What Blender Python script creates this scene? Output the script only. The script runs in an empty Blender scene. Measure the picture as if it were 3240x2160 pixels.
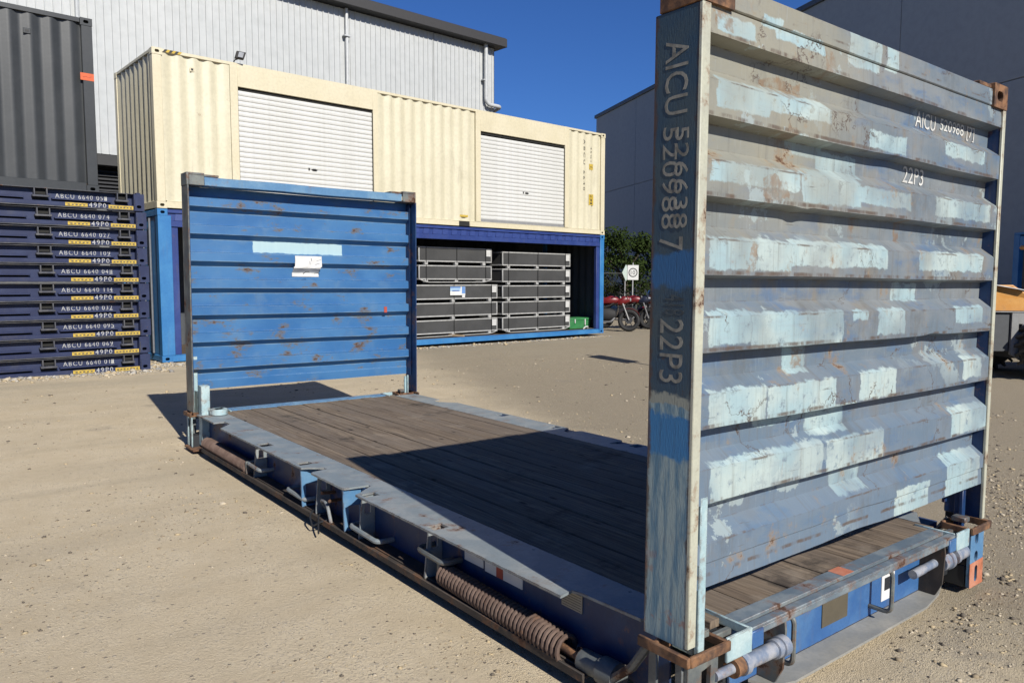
import bpy, math, random
import numpy as np
from mathutils import Vector, Matrix, noise as mnoise
random.seed(7)
rng = np.random.default_rng(7)
sc = bpy.context.scene
COL = sc.collection
PI = math.pi

# ------------------------------------------------------------------ camera, sky, sun, exposure
cam_d = bpy.data.cameras.new('camera'); cam = bpy.data.objects.new('camera', cam_d); COL.objects.link(cam)
cam.location = (-1.9895, -1.5866, 1.5755)
cam.rotation_euler = (math.radians(85.687), math.radians(-0.366), math.radians(-37.856))
cam_d.sensor_width = 36.0; cam_d.lens = 2406.64 / 3240 * 36; cam_d.clip_start = 0.05; cam_d.clip_end = 4000
sc.camera = cam
SUN_EL = 35.0
TRAVEL = Vector((0.115, 0.99, 0)).normalized()           # ground direction in which shadows fall
world = bpy.data.worlds.new('World'); sc.world = world; world.use_nodes = True
wn = world.node_tree; wn.nodes.clear()
sky = wn.nodes.new('ShaderNodeTexSky'); sky.sky_type = 'NISHITA'; sky.sun_disc = False
sky.sun_elevation = math.radians(SUN_EL)
sky.sun_rotation = math.atan2(-TRAVEL.x, -TRAVEL.y)
sky.air_density = 1.0; sky.dust_density = 0.0; sky.ozone_density = 3.0; sky.altitude = 0
bg = wn.nodes.new('ShaderNodeBackground'); bg.inputs['Strength'].default_value = 0.064
wo = wn.nodes.new('ShaderNodeOutputWorld')
tint = wn.nodes.new('ShaderNodeMix'); tint.data_type = 'RGBA'; tint.blend_type = 'MULTIPLY'; tint.inputs[0].default_value = 1.0
tint.inputs[7].default_value = (.32, .58, 1.05, 1)          # the deep, saturated blue of a very clear sky
wn.links.new(sky.outputs[0], tint.inputs[6]); wn.links.new(tint.outputs[2], bg.inputs[0]); wn.links.new(bg.outputs[0], wo.inputs[0])
sun_d = bpy.data.lights.new('sun', 'SUN'); sun_d.energy = 5.0; sun_d.angle = math.radians(0.5); sun_d.color = (1.0, 0.955, 0.875)
sun = bpy.data.objects.new('sun', sun_d); COL.objects.link(sun)
ray = Vector((TRAVEL.x * math.cos(math.radians(SUN_EL)), TRAVEL.y * math.cos(math.radians(SUN_EL)), -math.sin(math.radians(SUN_EL))))
sun.rotation_euler = ray.to_track_quat('-Z', 'Y').to_euler(); sun.location = (-4, -30, 25)
sc.view_settings.view_transform = 'Standard'; sc.view_settings.look = 'None'
sc.view_settings.exposure = 0.45; sc.view_settings.gamma = 1.0; sc.view_settings.use_curve_mapping = False

# ------------------------------------------------------------------ material helpers
ALBEDO = .673      # even factor darkening every base colour; less bounce light, so shade turns deeper
class NT:
    def __init__(s, name):
        s.m = bpy.data.materials.new(name); s.m.use_nodes = True
        s.t = s.m.node_tree; s.t.nodes.clear()
        s.out = s.t.nodes.new('ShaderNodeOutputMaterial')
        s.b = s.t.nodes.new('ShaderNodeBsdfPrincipled')
        s.t.links.new(s.b.outputs[0], s.out.inputs[0])
        s._tc = None
    def n(s, k): return s.t.nodes.new(k)
    def l(s, v, sock):
        if isinstance(v, bpy.types.NodeSocket): s.t.links.new(v, sock)
        elif v is not None:
            if hasattr(sock.default_value, '__len__') and not hasattr(v, '__len__'): v = (v, v, v)
            if hasattr(sock.default_value, '__len__') and len(sock.default_value) == 4 and len(v) == 3: v = (*v, 1)
            sock.default_value = v
    def obj(s):
        if s._tc is None: s._tc = s.n('ShaderNodeTexCoord').outputs['Object']
        return s._tc
    def rnd(s): return s.n('ShaderNodeObjectInfo').outputs['Random']
    def mapv(s, vec, scale=(1, 1, 1), loc=(0, 0, 0)):
        q = s.n('ShaderNodeMapping'); s.l(vec, q.inputs[0]); s.l(loc, q.inputs[1]); s.l(scale, q.inputs[3]); return q.outputs[0]
    def noise(s, vec, scale=5, detail=4, rough=.55, dist=0, col=False):
        q = s.n('ShaderNodeTexNoise'); s.l(vec, q.inputs['Vector']); q.inputs['Scale'].default_value = scale
        q.inputs['Detail'].default_value = detail; q.inputs['Roughness'].default_value = rough; q.inputs['Distortion'].default_value = dist
        return q.outputs['Color' if col else 'Fac']
    def vor(s, vec, scale=50, out='Color', feature='F1'):
        q = s.n('ShaderNodeTexVoronoi'); q.feature = feature; s.l(vec, q.inputs['Vector']); q.inputs['Scale'].default_value = scale
        return q.outputs[out]
    def ramp(s, f, a, b, c0=0.0, c1=1.0):
        q = s.n('ShaderNodeMapRange'); q.interpolation_type = 'SMOOTHSTEP'; s.l(f, q.inputs[0])
        for i, v in zip((1, 2, 3, 4), (a, b, c0, c1)): s.l(v, q.inputs[i])
        return q.outputs[0]
    def mix(s, f, a, b, mode='MIX'):
        q = s.n('ShaderNodeMix'); q.data_type = 'RGBA'; q.blend_type = mode; s.l(f, q.inputs[0]); s.l(a, q.inputs[6]); s.l(b, q.inputs[7]); return q.outputs[2]
    def math(s, op, a, b=None, c=None):
        q = s.n('ShaderNodeMath'); q.operation = op; s.l(a, q.inputs[0])
        if b is not None: s.l(b, q.inputs[1])
        if c is not None: s.l(c, q.inputs[2])
        return q.outputs[0]
    def vadd(s, a, b):
        q = s.n('ShaderNodeVectorMath'); q.operation = 'ADD'; s.l(a, q.inputs[0]); s.l(b, q.inputs[1]); return q.outputs[0]
    def xyz(s, v):
        q = s.n('ShaderNodeSeparateXYZ'); s.l(v, q.inputs[0]); return q.outputs
    def fin(s, col, rough=.6, metal=0, bump=None, bstr=.3, bdist=.01, spec=None):
        col = s.mix(1.0, col, (ALBEDO, ALBEDO, ALBEDO), 'MULTIPLY')
        s.l(col, s.b.inputs['Base Color']); s.l(rough, s.b.inputs['Roughness']); s.l(metal, s.b.inputs['Metallic'])
        if spec is not None: s.b.inputs['Specular IOR Level'].default_value = spec
        if bump is not None:
            q = s.n('ShaderNodeBump'); q.inputs['Strength'].default_value = bstr; q.inputs['Distance'].default_value = bdist
            s.l(bump, q.inputs['Height']); s.t.links.new(q.outputs[0], s.b.inputs['Normal'])
        return s.m

RUST = (.13, .052, .022); RUST2 = (.25, .11, .045); RUSTD = (.05, .026, .016)

def rects_mask(s, v, rects, ax=('X', 'Z'), jit=.035, jscale=14):
    """mask that is 1 inside any of the rough-edged rectangles given in object space"""
    nz = s.noise(v, jscale, 5, .65, col=True)
    q = s.n('ShaderNodeVectorMath'); q.operation = 'SUBTRACT'; s.l(nz, q.inputs[0]); q.inputs[1].default_value = (.5, .5, .5)
    q2 = s.n('ShaderNodeVectorMath'); q2.operation = 'SCALE'; s.l(q.outputs[0], q2.inputs[0]); q2.inputs['Scale'].default_value = jit * 2
    w = s.xyz(s.vadd(v, q2.outputs[0]))
    A = w[ax[0]]; B = w[ax[1]]
    tot = None
    for (a0, a1, b0, b1) in rects:
        da = s.math('SUBTRACT', s.math('ABSOLUTE', s.math('SUBTRACT', A, (a0 + a1) / 2)), (a1 - a0) / 2)
        db = s.math('SUBTRACT', s.math('ABSOLUTE', s.math('SUBTRACT', B, (b0 + b1) / 2)), (b1 - b0) / 2)
        d = s.math('MAXIMUM', da, db)
        tot = d if tot is None else s.math('MINIMUM', tot, d)
    return s.ramp(tot, -.004, .004, 1.0, 0.0)

def edge_mask(s, r=.012):
    bv = s.n('ShaderNodeBevel'); bv.samples = 3; bv.inputs['Radius'].default_value = r
    ge = s.n('ShaderNodeNewGeometry')
    d = s.n('ShaderNodeVectorMath'); d.operation = 'DOT_PRODUCT'
    s.l(bv.outputs[0], d.inputs[0]); s.l(ge.outputs['Normal'], d.inputs[1])
    return s.ramp(d.outputs['Value'], .80, .985, 1.0, 0.0)

def paint(name, col, fade=None, rust=.3, rough=.5, scale=3.0, dirt=.3, edge=False, rand=False, streak=.35, bump=.12,
          dirtcol=(.16, .13, .10), metal=0.0):
    """weathered paint: faded tone, vertical dirt runs, rust spots with halo, optional worn edges"""
    s = NT(name); v = s.obj()
    if rand:
        r = s.rnd(); c = s.n('ShaderNodeCombineXYZ'); s.l(s.math('MULTIPLY', r, 31.0), c.inputs[0]); s.l(s.math('MULTIPLY', r, 17.0), c.inputs[1])
        v = s.vadd(v, c.outputs[0])
    fade = fade or tuple(min(1, x * 1.25 + .02) for x in col)
    big = s.noise(v, scale, 5, .6)
    c = s.mix(s.ramp(big, .38, .66), col, fade)
    fine = s.noise(v, scale * 14, 4, .6)
    c = s.mix(s.ramp(fine, .35, .75, 0, .22), c, tuple(x * .55 for x in col))
    if dirt > 0:
        st = s.noise(s.mapv(v, (9, 9, .8)), 1.6, 5, .6)
        c = s.mix(s.ramp(st, .55, .78, 0, streak), c, dirtcol)
        d2 = s.noise(v, scale * .7, 6, .7)
        c = s.mix(s.ramp(d2, .56, .75, 0, dirt), c, dirtcol)
    h = fine
    rgh = rough
    if rust > 0:
        k = s.noise(v, 5.5, 8, .72)
        t0 = .74 - .16 * rust
        m = s.ramp(k, t0, t0 + .05)
        halo = s.ramp(k, t0 - .07, t0 + .02, 0, .55)
        c = s.mix(halo, c, RUST2)
        rc = s.mix(s.noise(v, 40, 4, .6), RUSTD, RUST)
        if edge:
            em = s.math('MULTIPLY', edge_mask(s), s.ramp(s.noise(v, 18, 4, .6), .38, .6))
            m = s.math('MAXIMUM', m, em)
        c = s.mix(m, c, rc)
        rgh = s.math('MULTIPLY_ADD', m, .9 - rough, rough)
    return s.fin(c, rgh, metal, h, bump, .004)

def plain(name, col, rough=.6, metal=0, var=.25, scale=12, spec=None):
    s = NT(name); v = s.obj()
    c = s.mix(s.ramp(s.noise(v, scale, 5, .6), .35, .7, 0, var), col, tuple(x * .45 for x in col))
    return s.fin(c, rough, metal, s.noise(v, scale * 6, 3), .08, .004, spec)

# ------------------------------------------------------------------ mesh helpers
SPLIT = {'corner_post', 'door_frame', 'top_rail', 'bottom_rail', 'header_rail', 'fork_pocket', 'side_web', 'side_rail', 'bottom_lip', 'end_panel', 'side_strap', 'inner_post', 'guide_slot', 'hazard_stripe', 'latch', 'foot', 'strap', 'side_ledge', 'slot', 'hinge_plate', 'wedge', 'ring_bar', 'fork', 'mirror', 'pipe_clip', 'louvre', 'cab_post', 'hood_leaf', 'lock_bar', 'reflective_strip', 'post_flange', 'side_panel', 'bottom_flange', 'stem', 'rail', 'poster_band', 'end_sill', 'sill_lip', 'scribble', 'pocket_plate', 'base_casting', 'gutter', 'lower_wall', 'rear_panel'}
class MB:
    def __init__(s): s.v = []; s.f = []
    def add(s, vs, fs):
        o = len(s.v); s.v += [tuple(x) for x in vs]; s.f += [tuple(i + o for i in f) for f in fs]; return s
    def box(s, x0, x1, y0, y1, z0, z1):
        if x0 > x1: x0, x1 = x1, x0
        if y0 > y1: y0, y1 = y1, y0
        if z0 > z1: z0, z1 = z1, z0
        return s.add([(x0, y0, z0), (x1, y0, z0), (x1, y1, z0), (x0, y1, z0), (x0, y0, z1), (x1, y0, z1), (x1, y1, z1), (x0, y1, z1)],
                     [(0, 3, 2, 1), (4, 5, 6, 7), (0, 1, 5, 4), (1, 2, 6, 5), (2, 3, 7, 6), (3, 0, 4, 7)])
    def hexa(s, b, t):            # four bottom and four top points, both counter-clockwise from above
        return s.add(list(b) + list(t), [(0, 3, 2, 1), (4, 5, 6, 7), (0, 1, 5, 4), (1, 2, 6, 5), (2, 3, 7, 6), (3, 0, 4, 7)])
    def prism(s, pts, fn, a, b):  # convex-ish polygon pts (p,q) extruded from a to b; fn(p,q,c)->xyz
        n = len(pts)
        vs = [fn(p, q, a) for p, q in pts] + [fn(p, q, b) for p, q in pts]
        return s.add(vs, [tuple(range(n))[::-1], tuple(range(n, 2 * n))] + [(i, (i + 1) % n, n + (i + 1) % n, n + i) for i in range(n)])
    def tube(s, path, r, n=8, cap=True, closed=False):
        P = [Vector(p) for p in path]; k = len(P); vs = []; up = None
        rr = r if hasattr(r, '__len__') else [r] * k
        for i in range(k):
            if closed: d = (P[(i + 1) % k] - P[i - 1])
            else: d = (P[min(i + 1, k - 1)] - P[max(i - 1, 0)])
            d.normalize()
            if up is None: up = d.orthogonal().normalized()
            up = (up - d * up.dot(d))
            up = up.normalized() if up.length > 1e-6 else d.orthogonal().normalized()
            w = d.cross(up)
            for j in range(n):
                a = 2 * PI * j / n; vs.append(P[i] + (up * math.cos(a) + w * math.sin(a)) * rr[i])
        fs = []
        for i in range(k if closed else k - 1):
            i2 = (i + 1) % k
            for j in range(n): fs.append((i * n + j, i * n + (j + 1) % n, i2 * n + (j + 1) % n, i2 * n + j))
        if cap and not closed: fs += [tuple(range(n))[::-1], tuple((k - 1) * n + j for j in range(n))]
        return s.add(vs, fs)
    def cyl(s, p0, p1, r, n=16, r2=None): return s.tube([p0, p1], [r, r if r2 is None else r2], n)
    def lathe(s, p0, p1, prof, n=16):   # prof: list of (t along axis 0..1, radius)
        a = Vector(p0); b = Vector(p1)
        return s.tube([a + (b - a) * t for t, _ in prof], [q for _, q in prof], n)
    def grid(s, nu, nv, fn):
        vs = [fn(i / nu, j / nv) for j in range(nv + 1) for i in range(nu + 1)]
        return s.add(vs, [(j * (nu + 1) + i, j * (nu + 1) + i + 1, (j + 1) * (nu + 1) + i + 1, (j + 1) * (nu + 1) + i) for j in range(nv) for i in range(nu)])
    def sphere(s, c, r, n=12, m=8, sc_=(1, 1, 1)):
        return s.grid(n, m, lambda u, v: (c[0] + r * sc_[0] * math.cos(2 * PI * u) * math.sin(PI * v), c[1] + r * sc_[1] * math.sin(2 * PI * u) * math.sin(PI * v), c[2] - r * sc_[2] * math.cos(PI * v)))
    def map(s, fn): s.v = [tuple(fn(*p)) for p in s.v]; return s
    def islands(s):
        par = list(range(len(s.v)))
        def fd(i):
            while par[i] != i: par[i] = par[par[i]]; i = par[i]
            return i
        for f in s.f:
            for i in f[1:]: par[fd(i)] = fd(f[0])
        g = {}
        for f in s.f: g.setdefault(fd(f[0]), []).append(f)
        out = []
        for fs in g.values():
            ix = sorted({i for f in fs for i in f}); mp = {i: k for k, i in enumerate(ix)}
            m = MB(); m.v = [s.v[i] for i in ix]; m.f = [tuple(mp[i] for i in f) for f in fs]; out.append(m)
        return out
    def build(s, name, mat, parent=None, bevel=0, smooth=True, **tags):
        if name in SPLIT:
            isl = s.islands()
            if len(isl) > 1:
                SPLIT.discard(name); o = [m.build(name, mat, parent, bevel, smooth, **tags) for m in isl]; SPLIT.add(name); return o[0]
        me = bpy.data.meshes.new(name); me.from_pydata(s.v, [], s.f); me.validate(clean_customdata=False)
        return link(name, me, mat, parent, bevel, smooth, **tags)

def link(name, me, mat, parent=None, bevel=0, smooth=True, **tags):
    o = bpy.data.objects.new(name, me); COL.objects.link(o)
    for m in (mat if isinstance(mat, (list, tuple)) else [mat]): me.materials.append(m)
    if parent is not None: o.parent = parent
    if smooth:
        me.polygons.foreach_set('use_smooth', [True] * len(me.polygons)); me.set_sharp_from_angle(angle=math.radians(38))
    if bevel:
        b = o.modifiers.new('bevel', 'BEVEL'); b.width = bevel; b.segments = 1; b.limit_method = 'ANGLE'; b.angle_limit = math.radians(50)
    for k, v in tags.items(): o[k] = v
    return o

def flip(mb):
    mb.f = [f[::-1] for f in mb.f]; return mb

def empty(name, loc=(0, 0, 0), rot=(0, 0, 0), **tags):
    o = bpy.data.objects.new(name, None); COL.objects.link(o); o.location = loc; o.rotation_euler = rot; o.empty_display_size = .2
    for k, v in tags.items(): o[k] = v
    return o

def children(o): return [c for c in bpy.data.objects if c.parent == o]
def copy_tree(o, parent=None):
    c = o.copy(); COL.objects.link(c); c.parent = parent
    for ch in children(o): copy_tree(ch, c)
    return c

def curve_mesh(cu):
    t = bpy.data.objects.new('tmp', cu); COL.objects.link(t); bpy.context.view_layer.update()
    e = t.evaluated_get(bpy.context.evaluated_depsgraph_get()); me = e.to_mesh()
    v = [tuple(p.co) for p in me.vertices]; f = [tuple(p.vertices) for p in me.polygons]
    e.to_mesh_clear(); bpy.data.objects.remove(t); bpy.data.curves.remove(cu)
    return v, f

def plate(outer, holes, fn, a, b):
    """flat plate with holes: outline and holes in (p,q), thickness from c=a to c=b, fn(p,q,c)->xyz"""
    cu = bpy.data.curves.new('plate', 'CURVE'); cu.dimensions = '2D'; cu.fill_mode = 'BOTH'; cu.extrude = abs(b - a) / 2
    for loop in [outer] + list(holes):
        sp = cu.splines.new('POLY'); sp.points.add(len(loop) - 1)
        for q, (x, y) in zip(sp.points, loop): q.co = (x, y, 0, 1)
        sp.use_cyclic_u = True
    v, f = curve_mesh(cu)
    m = MB(); mid = (a + b) / 2
    m.add([fn(x, y, mid + z) for x, y, z in v], f)
    return m

def text(body, width, height, fn, th=.0006, spacing=1.0):
    """lettering scaled to width x height; fn(p along, q up, c out)->xyz"""
    cu = bpy.data.curves.new('text', 'FONT'); cu.body = body; cu.size = 1; cu.extrude = .5; cu.resolution_u = 3; cu.space_character = spacing
    v, f = curve_mesh(cu)
    if not v: return MB()
    a = np.array(v); mn = a.min(0); mx = a.max(0)
    kx = width / (mx[0] - mn[0]); ky = height / (mx[1] - mn[1])
    return MB().add([fn((x - mn[0]) * kx, (y - mn[1]) * ky, (z - mn[2]) * th) for x, y, z in v], f)

def oval(cx, cy, w, h, n=20):
    r = min(w, h) / 2; dx = max(0, w / 2 - r); dy = max(0, h / 2 - r); out = []
    for i in range(n):
        a = 2 * PI * (i + .5) / n; out.append((cx + math.copysign(dx, math.cos(a)) + r * math.cos(a), cy + math.copysign(dy, math.sin(a)) + r * math.sin(a)))
    return out

def rounded(path, r, n=4):
    """round the corners of a polyline"""
    P = [Vector(p) for p in path]; out = [P[0]]
    for i in range(1, len(P) - 1):
        a = (P[i - 1] - P[i]); b = (P[i + 1] - P[i]); rr = min(r, a.length * .45, b.length * .45)
        p = P[i] + a.normalized() * rr; q = P[i] + b.normalized() * rr
        for k in range(n + 1):
            t = k / n; out.append(p * (1 - t) ** 2 + P[i] * 2 * t * (1 - t) + q * t * t)
    return out + [P[-1]]

# ------------------------------------------------------------------ ground
def smooth01(t): t = max(0., min(1., t)); return t * t * (3 - 2 * t)
def gz(x, y):
    return .085 * smooth01((y - 5.5) / 7.5) + .02 * smooth01((x - 5) / 10)
def gzn(x, y):
    q = mnoise.noise(Vector((x * .35, y * .35, 3.1))) * .018 + mnoise.noise(Vector((x * 1.3, y * 1.3, 7.7))) * .007 + mnoise.noise(Vector((x * 4.5, y * 4.5, 1.7))) * .0018
    inside = max(0, min(x + .3, 2.75 - x, y + .3, 6.4 - y))
    return gz(x, y) + q - .012 - .03 * smooth01(inside / .4)

def ground_material():
    s = NT('dirt_ground'); v = s.obj(); p = s.xyz(v)
    a = s.noise(v, .35, 5, .6); b = s.noise(v, 2.2, 6, .65); c = s.noise(v, 14, 6, .7); d = s.noise(v, 90, 4, .7)
    tr = s.noise(s.mapv(v, (.25, 1.7, 1)), 1.1, 5, .6)
    col = s.mix(s.ramp(b, .3, .7), (0.707, 0.582, 0.394), (0.824, 0.693, 0.483))
    col = s.mix(s.ramp(a, .42, .62, 0, .45), col, (0.610, 0.513, 0.360))
    col = s.mix(s.ramp(tr, .50, .66, 0, .3), col, (0.558, 0.471, 0.336))
    # the part towards the right front is stonier and greyer
    gr = s.ramp(s.math('ADD', s.math('SUBTRACT', p['X'], s.math('MULTIPLY', p['Y'], .35)), s.math('MULTIPLY', s.noise(v, 1.2, 4), 1.2)), 1.7, 3.2)
    col = s.mix(s.math('MULTIPLY', gr, .95), col, (0.438, 0.368, 0.260))
    far = s.ramp(p['Y'], 7.5, 13.0)
    col = s.mix(s.math('MULTIPLY', far, s.ramp(s.noise(s.mapv(v, (.5, 1.4, 1)), 1.0, 5, .65), .4, .62, .2, .7)), col, (0.482, 0.421, 0.312))
    tk = s.noise(s.mapv(v, (.12, 2.3, 1), (0, .4, 0)), 1.3, 3, .5, .3)
    col = s.mix(s.math('MULTIPLY', s.ramp(tk, .57, .66, 0, .14), s.ramp(s.noise(v, 3.5, 5, .7), .35, .6)), col, (0.405, 0.346, 0.265))
    col = s.mix(s.ramp(s.noise(v, .9, 6, .68, .2), .60, .68, 0, .45), col, (0.366, 0.320, 0.257))
    col = s.mix(s.ramp(c, .55, .8, 0, .45), col, (0.383, 0.307, 0.210))
    col = s.mix(s.ramp(c, .2, .42, .35, 0), col, (0.900, 0.829, 0.619))
    # small gravel bedded in the dirt
    dist = s.vor(v, 95, 'Distance'); cell = s.vor(v, 95, 'Color'); cs = s.xyz(cell)
    keep = s.math('MULTIPLY', s.ramp(cs['X'], .50, .54), s.ramp(dist, .30, .38, 1, 0))
    keep = s.math('MULTIPLY', keep, s.ramp(s.math('ADD', b, s.math('MULTIPLY', gr, .22)), .42, .62))
    scol = s.mix(cs['Y'], (0.254, 0.215, 0.178), (0.836, 0.745, 0.609))
    col = s.mix(s.math('MULTIPLY', keep, .9), col, scol)
    d2 = s.vor(v, 33, 'Distance'); c2 = s.xyz(s.vor(v, 33, 'Color'))
    k2 = s.math('MULTIPLY', s.ramp(c2['X'], .86, .88), s.ramp(d2, .22, .30, 1, 0))
    col = s.mix(s.math('MULTIPLY', k2, .8), col, s.mix(c2['Y'], (0.268, 0.230, 0.186), (0.672, 0.595, 0.473)))
    col = s.mix(s.ramp(d, .5, .8, 0, .5), col, (0.357, 0.292, 0.202))
    grit = s.noise(v, 55, 5, .75); fine = s.noise(v, 190, 3, .7)
    pk = s.ramp(s.vor(s.mapv(v, (1, 1, 1), (3.3, 1.7, 0)), 150, 'Distance'), .1, .55, 1, 0)
    col = s.mix(s.ramp(grit, .58, .74, 0, .55), col, (0.298, 0.244, 0.180))
    col = s.mix(s.ramp(grit, .26, .40, .4, 0), col, (0.893, 0.789, 0.614))
    h = s.math('ADD', s.math('MULTIPLY', keep, .6), s.math('ADD', s.math('MULTIPLY', grit, 1.0), s.math('ADD', s.math('MULTIPLY', fine, .45), s.math('MULTIPLY', k2, .9))))
    h = s.math('ADD', h, s.math('MULTIPLY', pk, s.math('MULTIPLY_ADD', gr, .5, .25)))
    return s.fin(col, .95, 0, h, .8, .011, .2)

def build_ground():
    xs = [-1500, -400, -120, -50, -25, -14, -9] + list(np.arange(-7, 8, .11)) + list(np.arange(8, 28, .4)) + [30, 36, 45, 60, 100, 250, 600, 1500]
    ys = [-1500, -400, -120, -50, -20, -9, -5] + list(np.arange(-3.4, 10, .11)) + list(np.arange(10, 28, .4)) + [30, 36, 45, 60, 100, 250, 600, 1500]
    nx = len(xs); ny = len(ys)
    v = [(x, y, gzn(x, y) if -9 < x < 30 and -6 < y < 30 else .09 if y > 8 else 0.0) for y in ys for x in xs]
    f = [(j * nx + i, j * nx + i + 1, (j + 1) * nx + i + 1, (j + 1) * nx + i) for j in range(ny - 1) for i in range(nx - 1)]
    m = MB(); m.v = v; m.f = f
    m.build('ground', ground_material(), kind='structure')

def scatter_stones(name, pts, sizes, mats):
    """many small angular stones in one mesh; pts Nx3, sizes N"""
    base = np.array([(1, 0, 0), (-1, 0, 0), (0, 1, 0), (0, -1, 0), (0, 0, .75), (0, 0, -.6), (.6, .6, .45), (-.6, .55, .5), (-.55, -.6, .4), (.6, -.55, .5)], float)
    tri = np.array([(0, 6, 4), (6, 2, 4), (2, 7, 4), (7, 1, 4), (1, 8, 4), (8, 3, 4), (3, 9, 4), (9, 0, 4), (0, 5, 2), (2, 5, 1), (1, 5, 3), (3, 5, 0), (0, 2, 6), (2, 1, 7), (1, 3, 8), (3, 0, 9)])
    n = len(pts); nb = len(base)
    jit = rng.normal(1, .22, (n, nb, 3)); an = rng.uniform(0, 2 * PI, n)
    sc3 = np.stack([rng.uniform(.7, 1.35, n), rng.uniform(.7, 1.2, n), rng.uniform(.45, .95, n)], 1) * sizes[:, None]
    P = base[None] * jit * sc3[:, None]
    ca, sa = np.cos(an)[:, None], np.sin(an)[:, None]
    X = P[:, :, 0] * ca - P[:, :, 1] * sa; Y = P[:, :, 0] * sa + P[:, :, 1] * ca
    V = np.stack([X, Y, P[:, :, 2]], 2) + pts[:, None]
    V = V.reshape(-1, 3); F = (tri[None] + (np.arange(n) * nb)[:, None, None]).reshape(-1, 3)
    me = bpy.data.meshes.new(name); me.vertices.add(len(V)); me.vertices.foreach_set('co', V.ravel().astype(np.float32))
    me.loops.add(F.size); me.loops.foreach_set('vertex_index', F.ravel().astype(np.int32))
    me.polygons.add(len(F)); me.polygons.foreach_set('loop_start', np.arange(0, F.size, 3, dtype=np.int32))
    me.polygons.foreach_set('material_index', np.repeat(rng.integers(0, len(mats), n), len(tri)).astype(np.int32))
    me.update(); me.validate()
    return link(name, me, mats, smooth=False, kind='stuff')

def on_ground(xy): return np.array([(x, y, gzn(x, y)) for x, y in xy])

def build_gravel():
    mats = [plain('stone_buff', (.58, .46, .28), .95), plain('stone_tan', (.36, .285, .185), .95), plain('stone_grey', (.17, .14, .105), .95), plain('stone_pale', (.62, .53, .39), .95)]
    pts = []; sz = []
    def ok(x, y): return not (-.02 < x < 2.46 and -.02 < y < 6.08)
    def put(n, fx, fs):
        k = 0
        while k < n:
            x, y = fx()
            if not ok(x, y): continue
            clump = mnoise.noise(Vector((x * 1.1, y * 1.1, 5.5)))
            if random.random() > .45 + clump: continue
            pts.append((x, y)); sz.append(fs()); k += 1
    put(5200, lambda: (random.uniform(-3.2, .1), random.uniform(-1.2, 4.5)), lambda: .0022 + random.expovariate(1 / .0022))
    put(1600, lambda: (random.uniform(-4, 9), random.uniform(3.5, 10.5)), lambda: .005 + random.expovariate(1 / .005))
    put(15000, lambda: (random.uniform(.3, 5.5), random.uniform(-1.9, 1.8)), lambda: .0025 + random.expovariate(1 / .0034))
    put(5000, lambda: (random.uniform(2.4, 5.5), random.uniform(-1.5, 2.2)), lambda: .003 + random.expovariate(1 / .0034))
    put(2200, lambda: (random.uniform(2.4, 9), random.uniform(-.5, 4.5)), lambda: .005 + random.expovariate(1 / .006))
    P = on_ground(pts); S = np.clip(np.array(sz), 0, .026); P[:, 2] += S * .05
    scatter_stones('loose_gravel', P, S, mats)
    # heaped rubble at the foot of the stack and along the sill of the lower container
    pts = []; sz = []
    for _ in range(2600):
        t = random.random()
        if t < .45: x = random.uniform(-3.0, 1.35); y = 12.46 + .068 * (x - 1.1) - abs(random.gauss(0, .22))
        elif t < .62: x = random.gauss(1.45, .22); y = 13.1 + random.gauss(0, .22)
        else: x = random.uniform(6.5, 13.6); y = 13.34 + .068 * (x - 1.49) - abs(random.gauss(0, .16))
        pts.append((x, y)); sz.append(.008 + random.expovariate(1 / .011))
    P = on_ground(pts); S = np.clip(np.array(sz), 0, .06); P[:, 2] += S * .1
    scatter_stones('rubble', P, S, [mats[3], mats[0], plain('stone_mid', (.36, .34, .31), .95), plain('stone_white', (.56, .52, .45), .95)])

build_ground()

# ------------------------------------------------------------------ flat rack
W, L, H = 2.438, 6.058, 2.591
DECK = .325
PATCH = [(0.08,0.29,2.40,2.46),(0.33,0.45,2.47,2.50),(0.42,0.74,2.44,2.48),(0.09,0.39,2.16,2.26),(0.38,0.79,2.19,2.28),(0.58,0.83,2.07,2.13),(1.09,1.41,2.14,2.21),(1.78,2.22,2.18,2.25),(0.79,1.10,2.01,2.10),(0.67,1.47,1.91,1.98),(1.71,2.32,1.90,1.99),(0.07,0.59,1.92,1.99),(0.60,1.04,1.89,2.02),(0.07,0.55,1.63,1.74),(0.55,1.28,1.65,1.75),(1.57,2.27,1.65,1.74),(1.44,1.68,1.51,1.59),(0.08,0.32,1.37,1.49),(0.32,0.94,1.35,1.48),(1.02,1.13,1.44,1.48),(1.22,1.46,1.37,1.48),(1.98,2.30,1.40,1.48),(0.60,0.76,1.24,1.35),(0.09,0.42,1.08,1.22),(0.43,0.90,1.05,1.21),(1.09,1.40,1.10,1.22),(2.09,2.31,1.12,1.23),(0.78,1.07,0.98,1.10),(0.11,0.82,0.80,0.97),(0.85,1.31,0.83,0.96),(1.99,2.46,0.84,0.98),(0.98,1.22,0.71,0.85),(1.97,2.36,0.52,0.74),(1.45,1.78,0.51,0.66),(.9,1.15,2.44,2.56),(1.2,1.3,2.47,2.56)]

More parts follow.
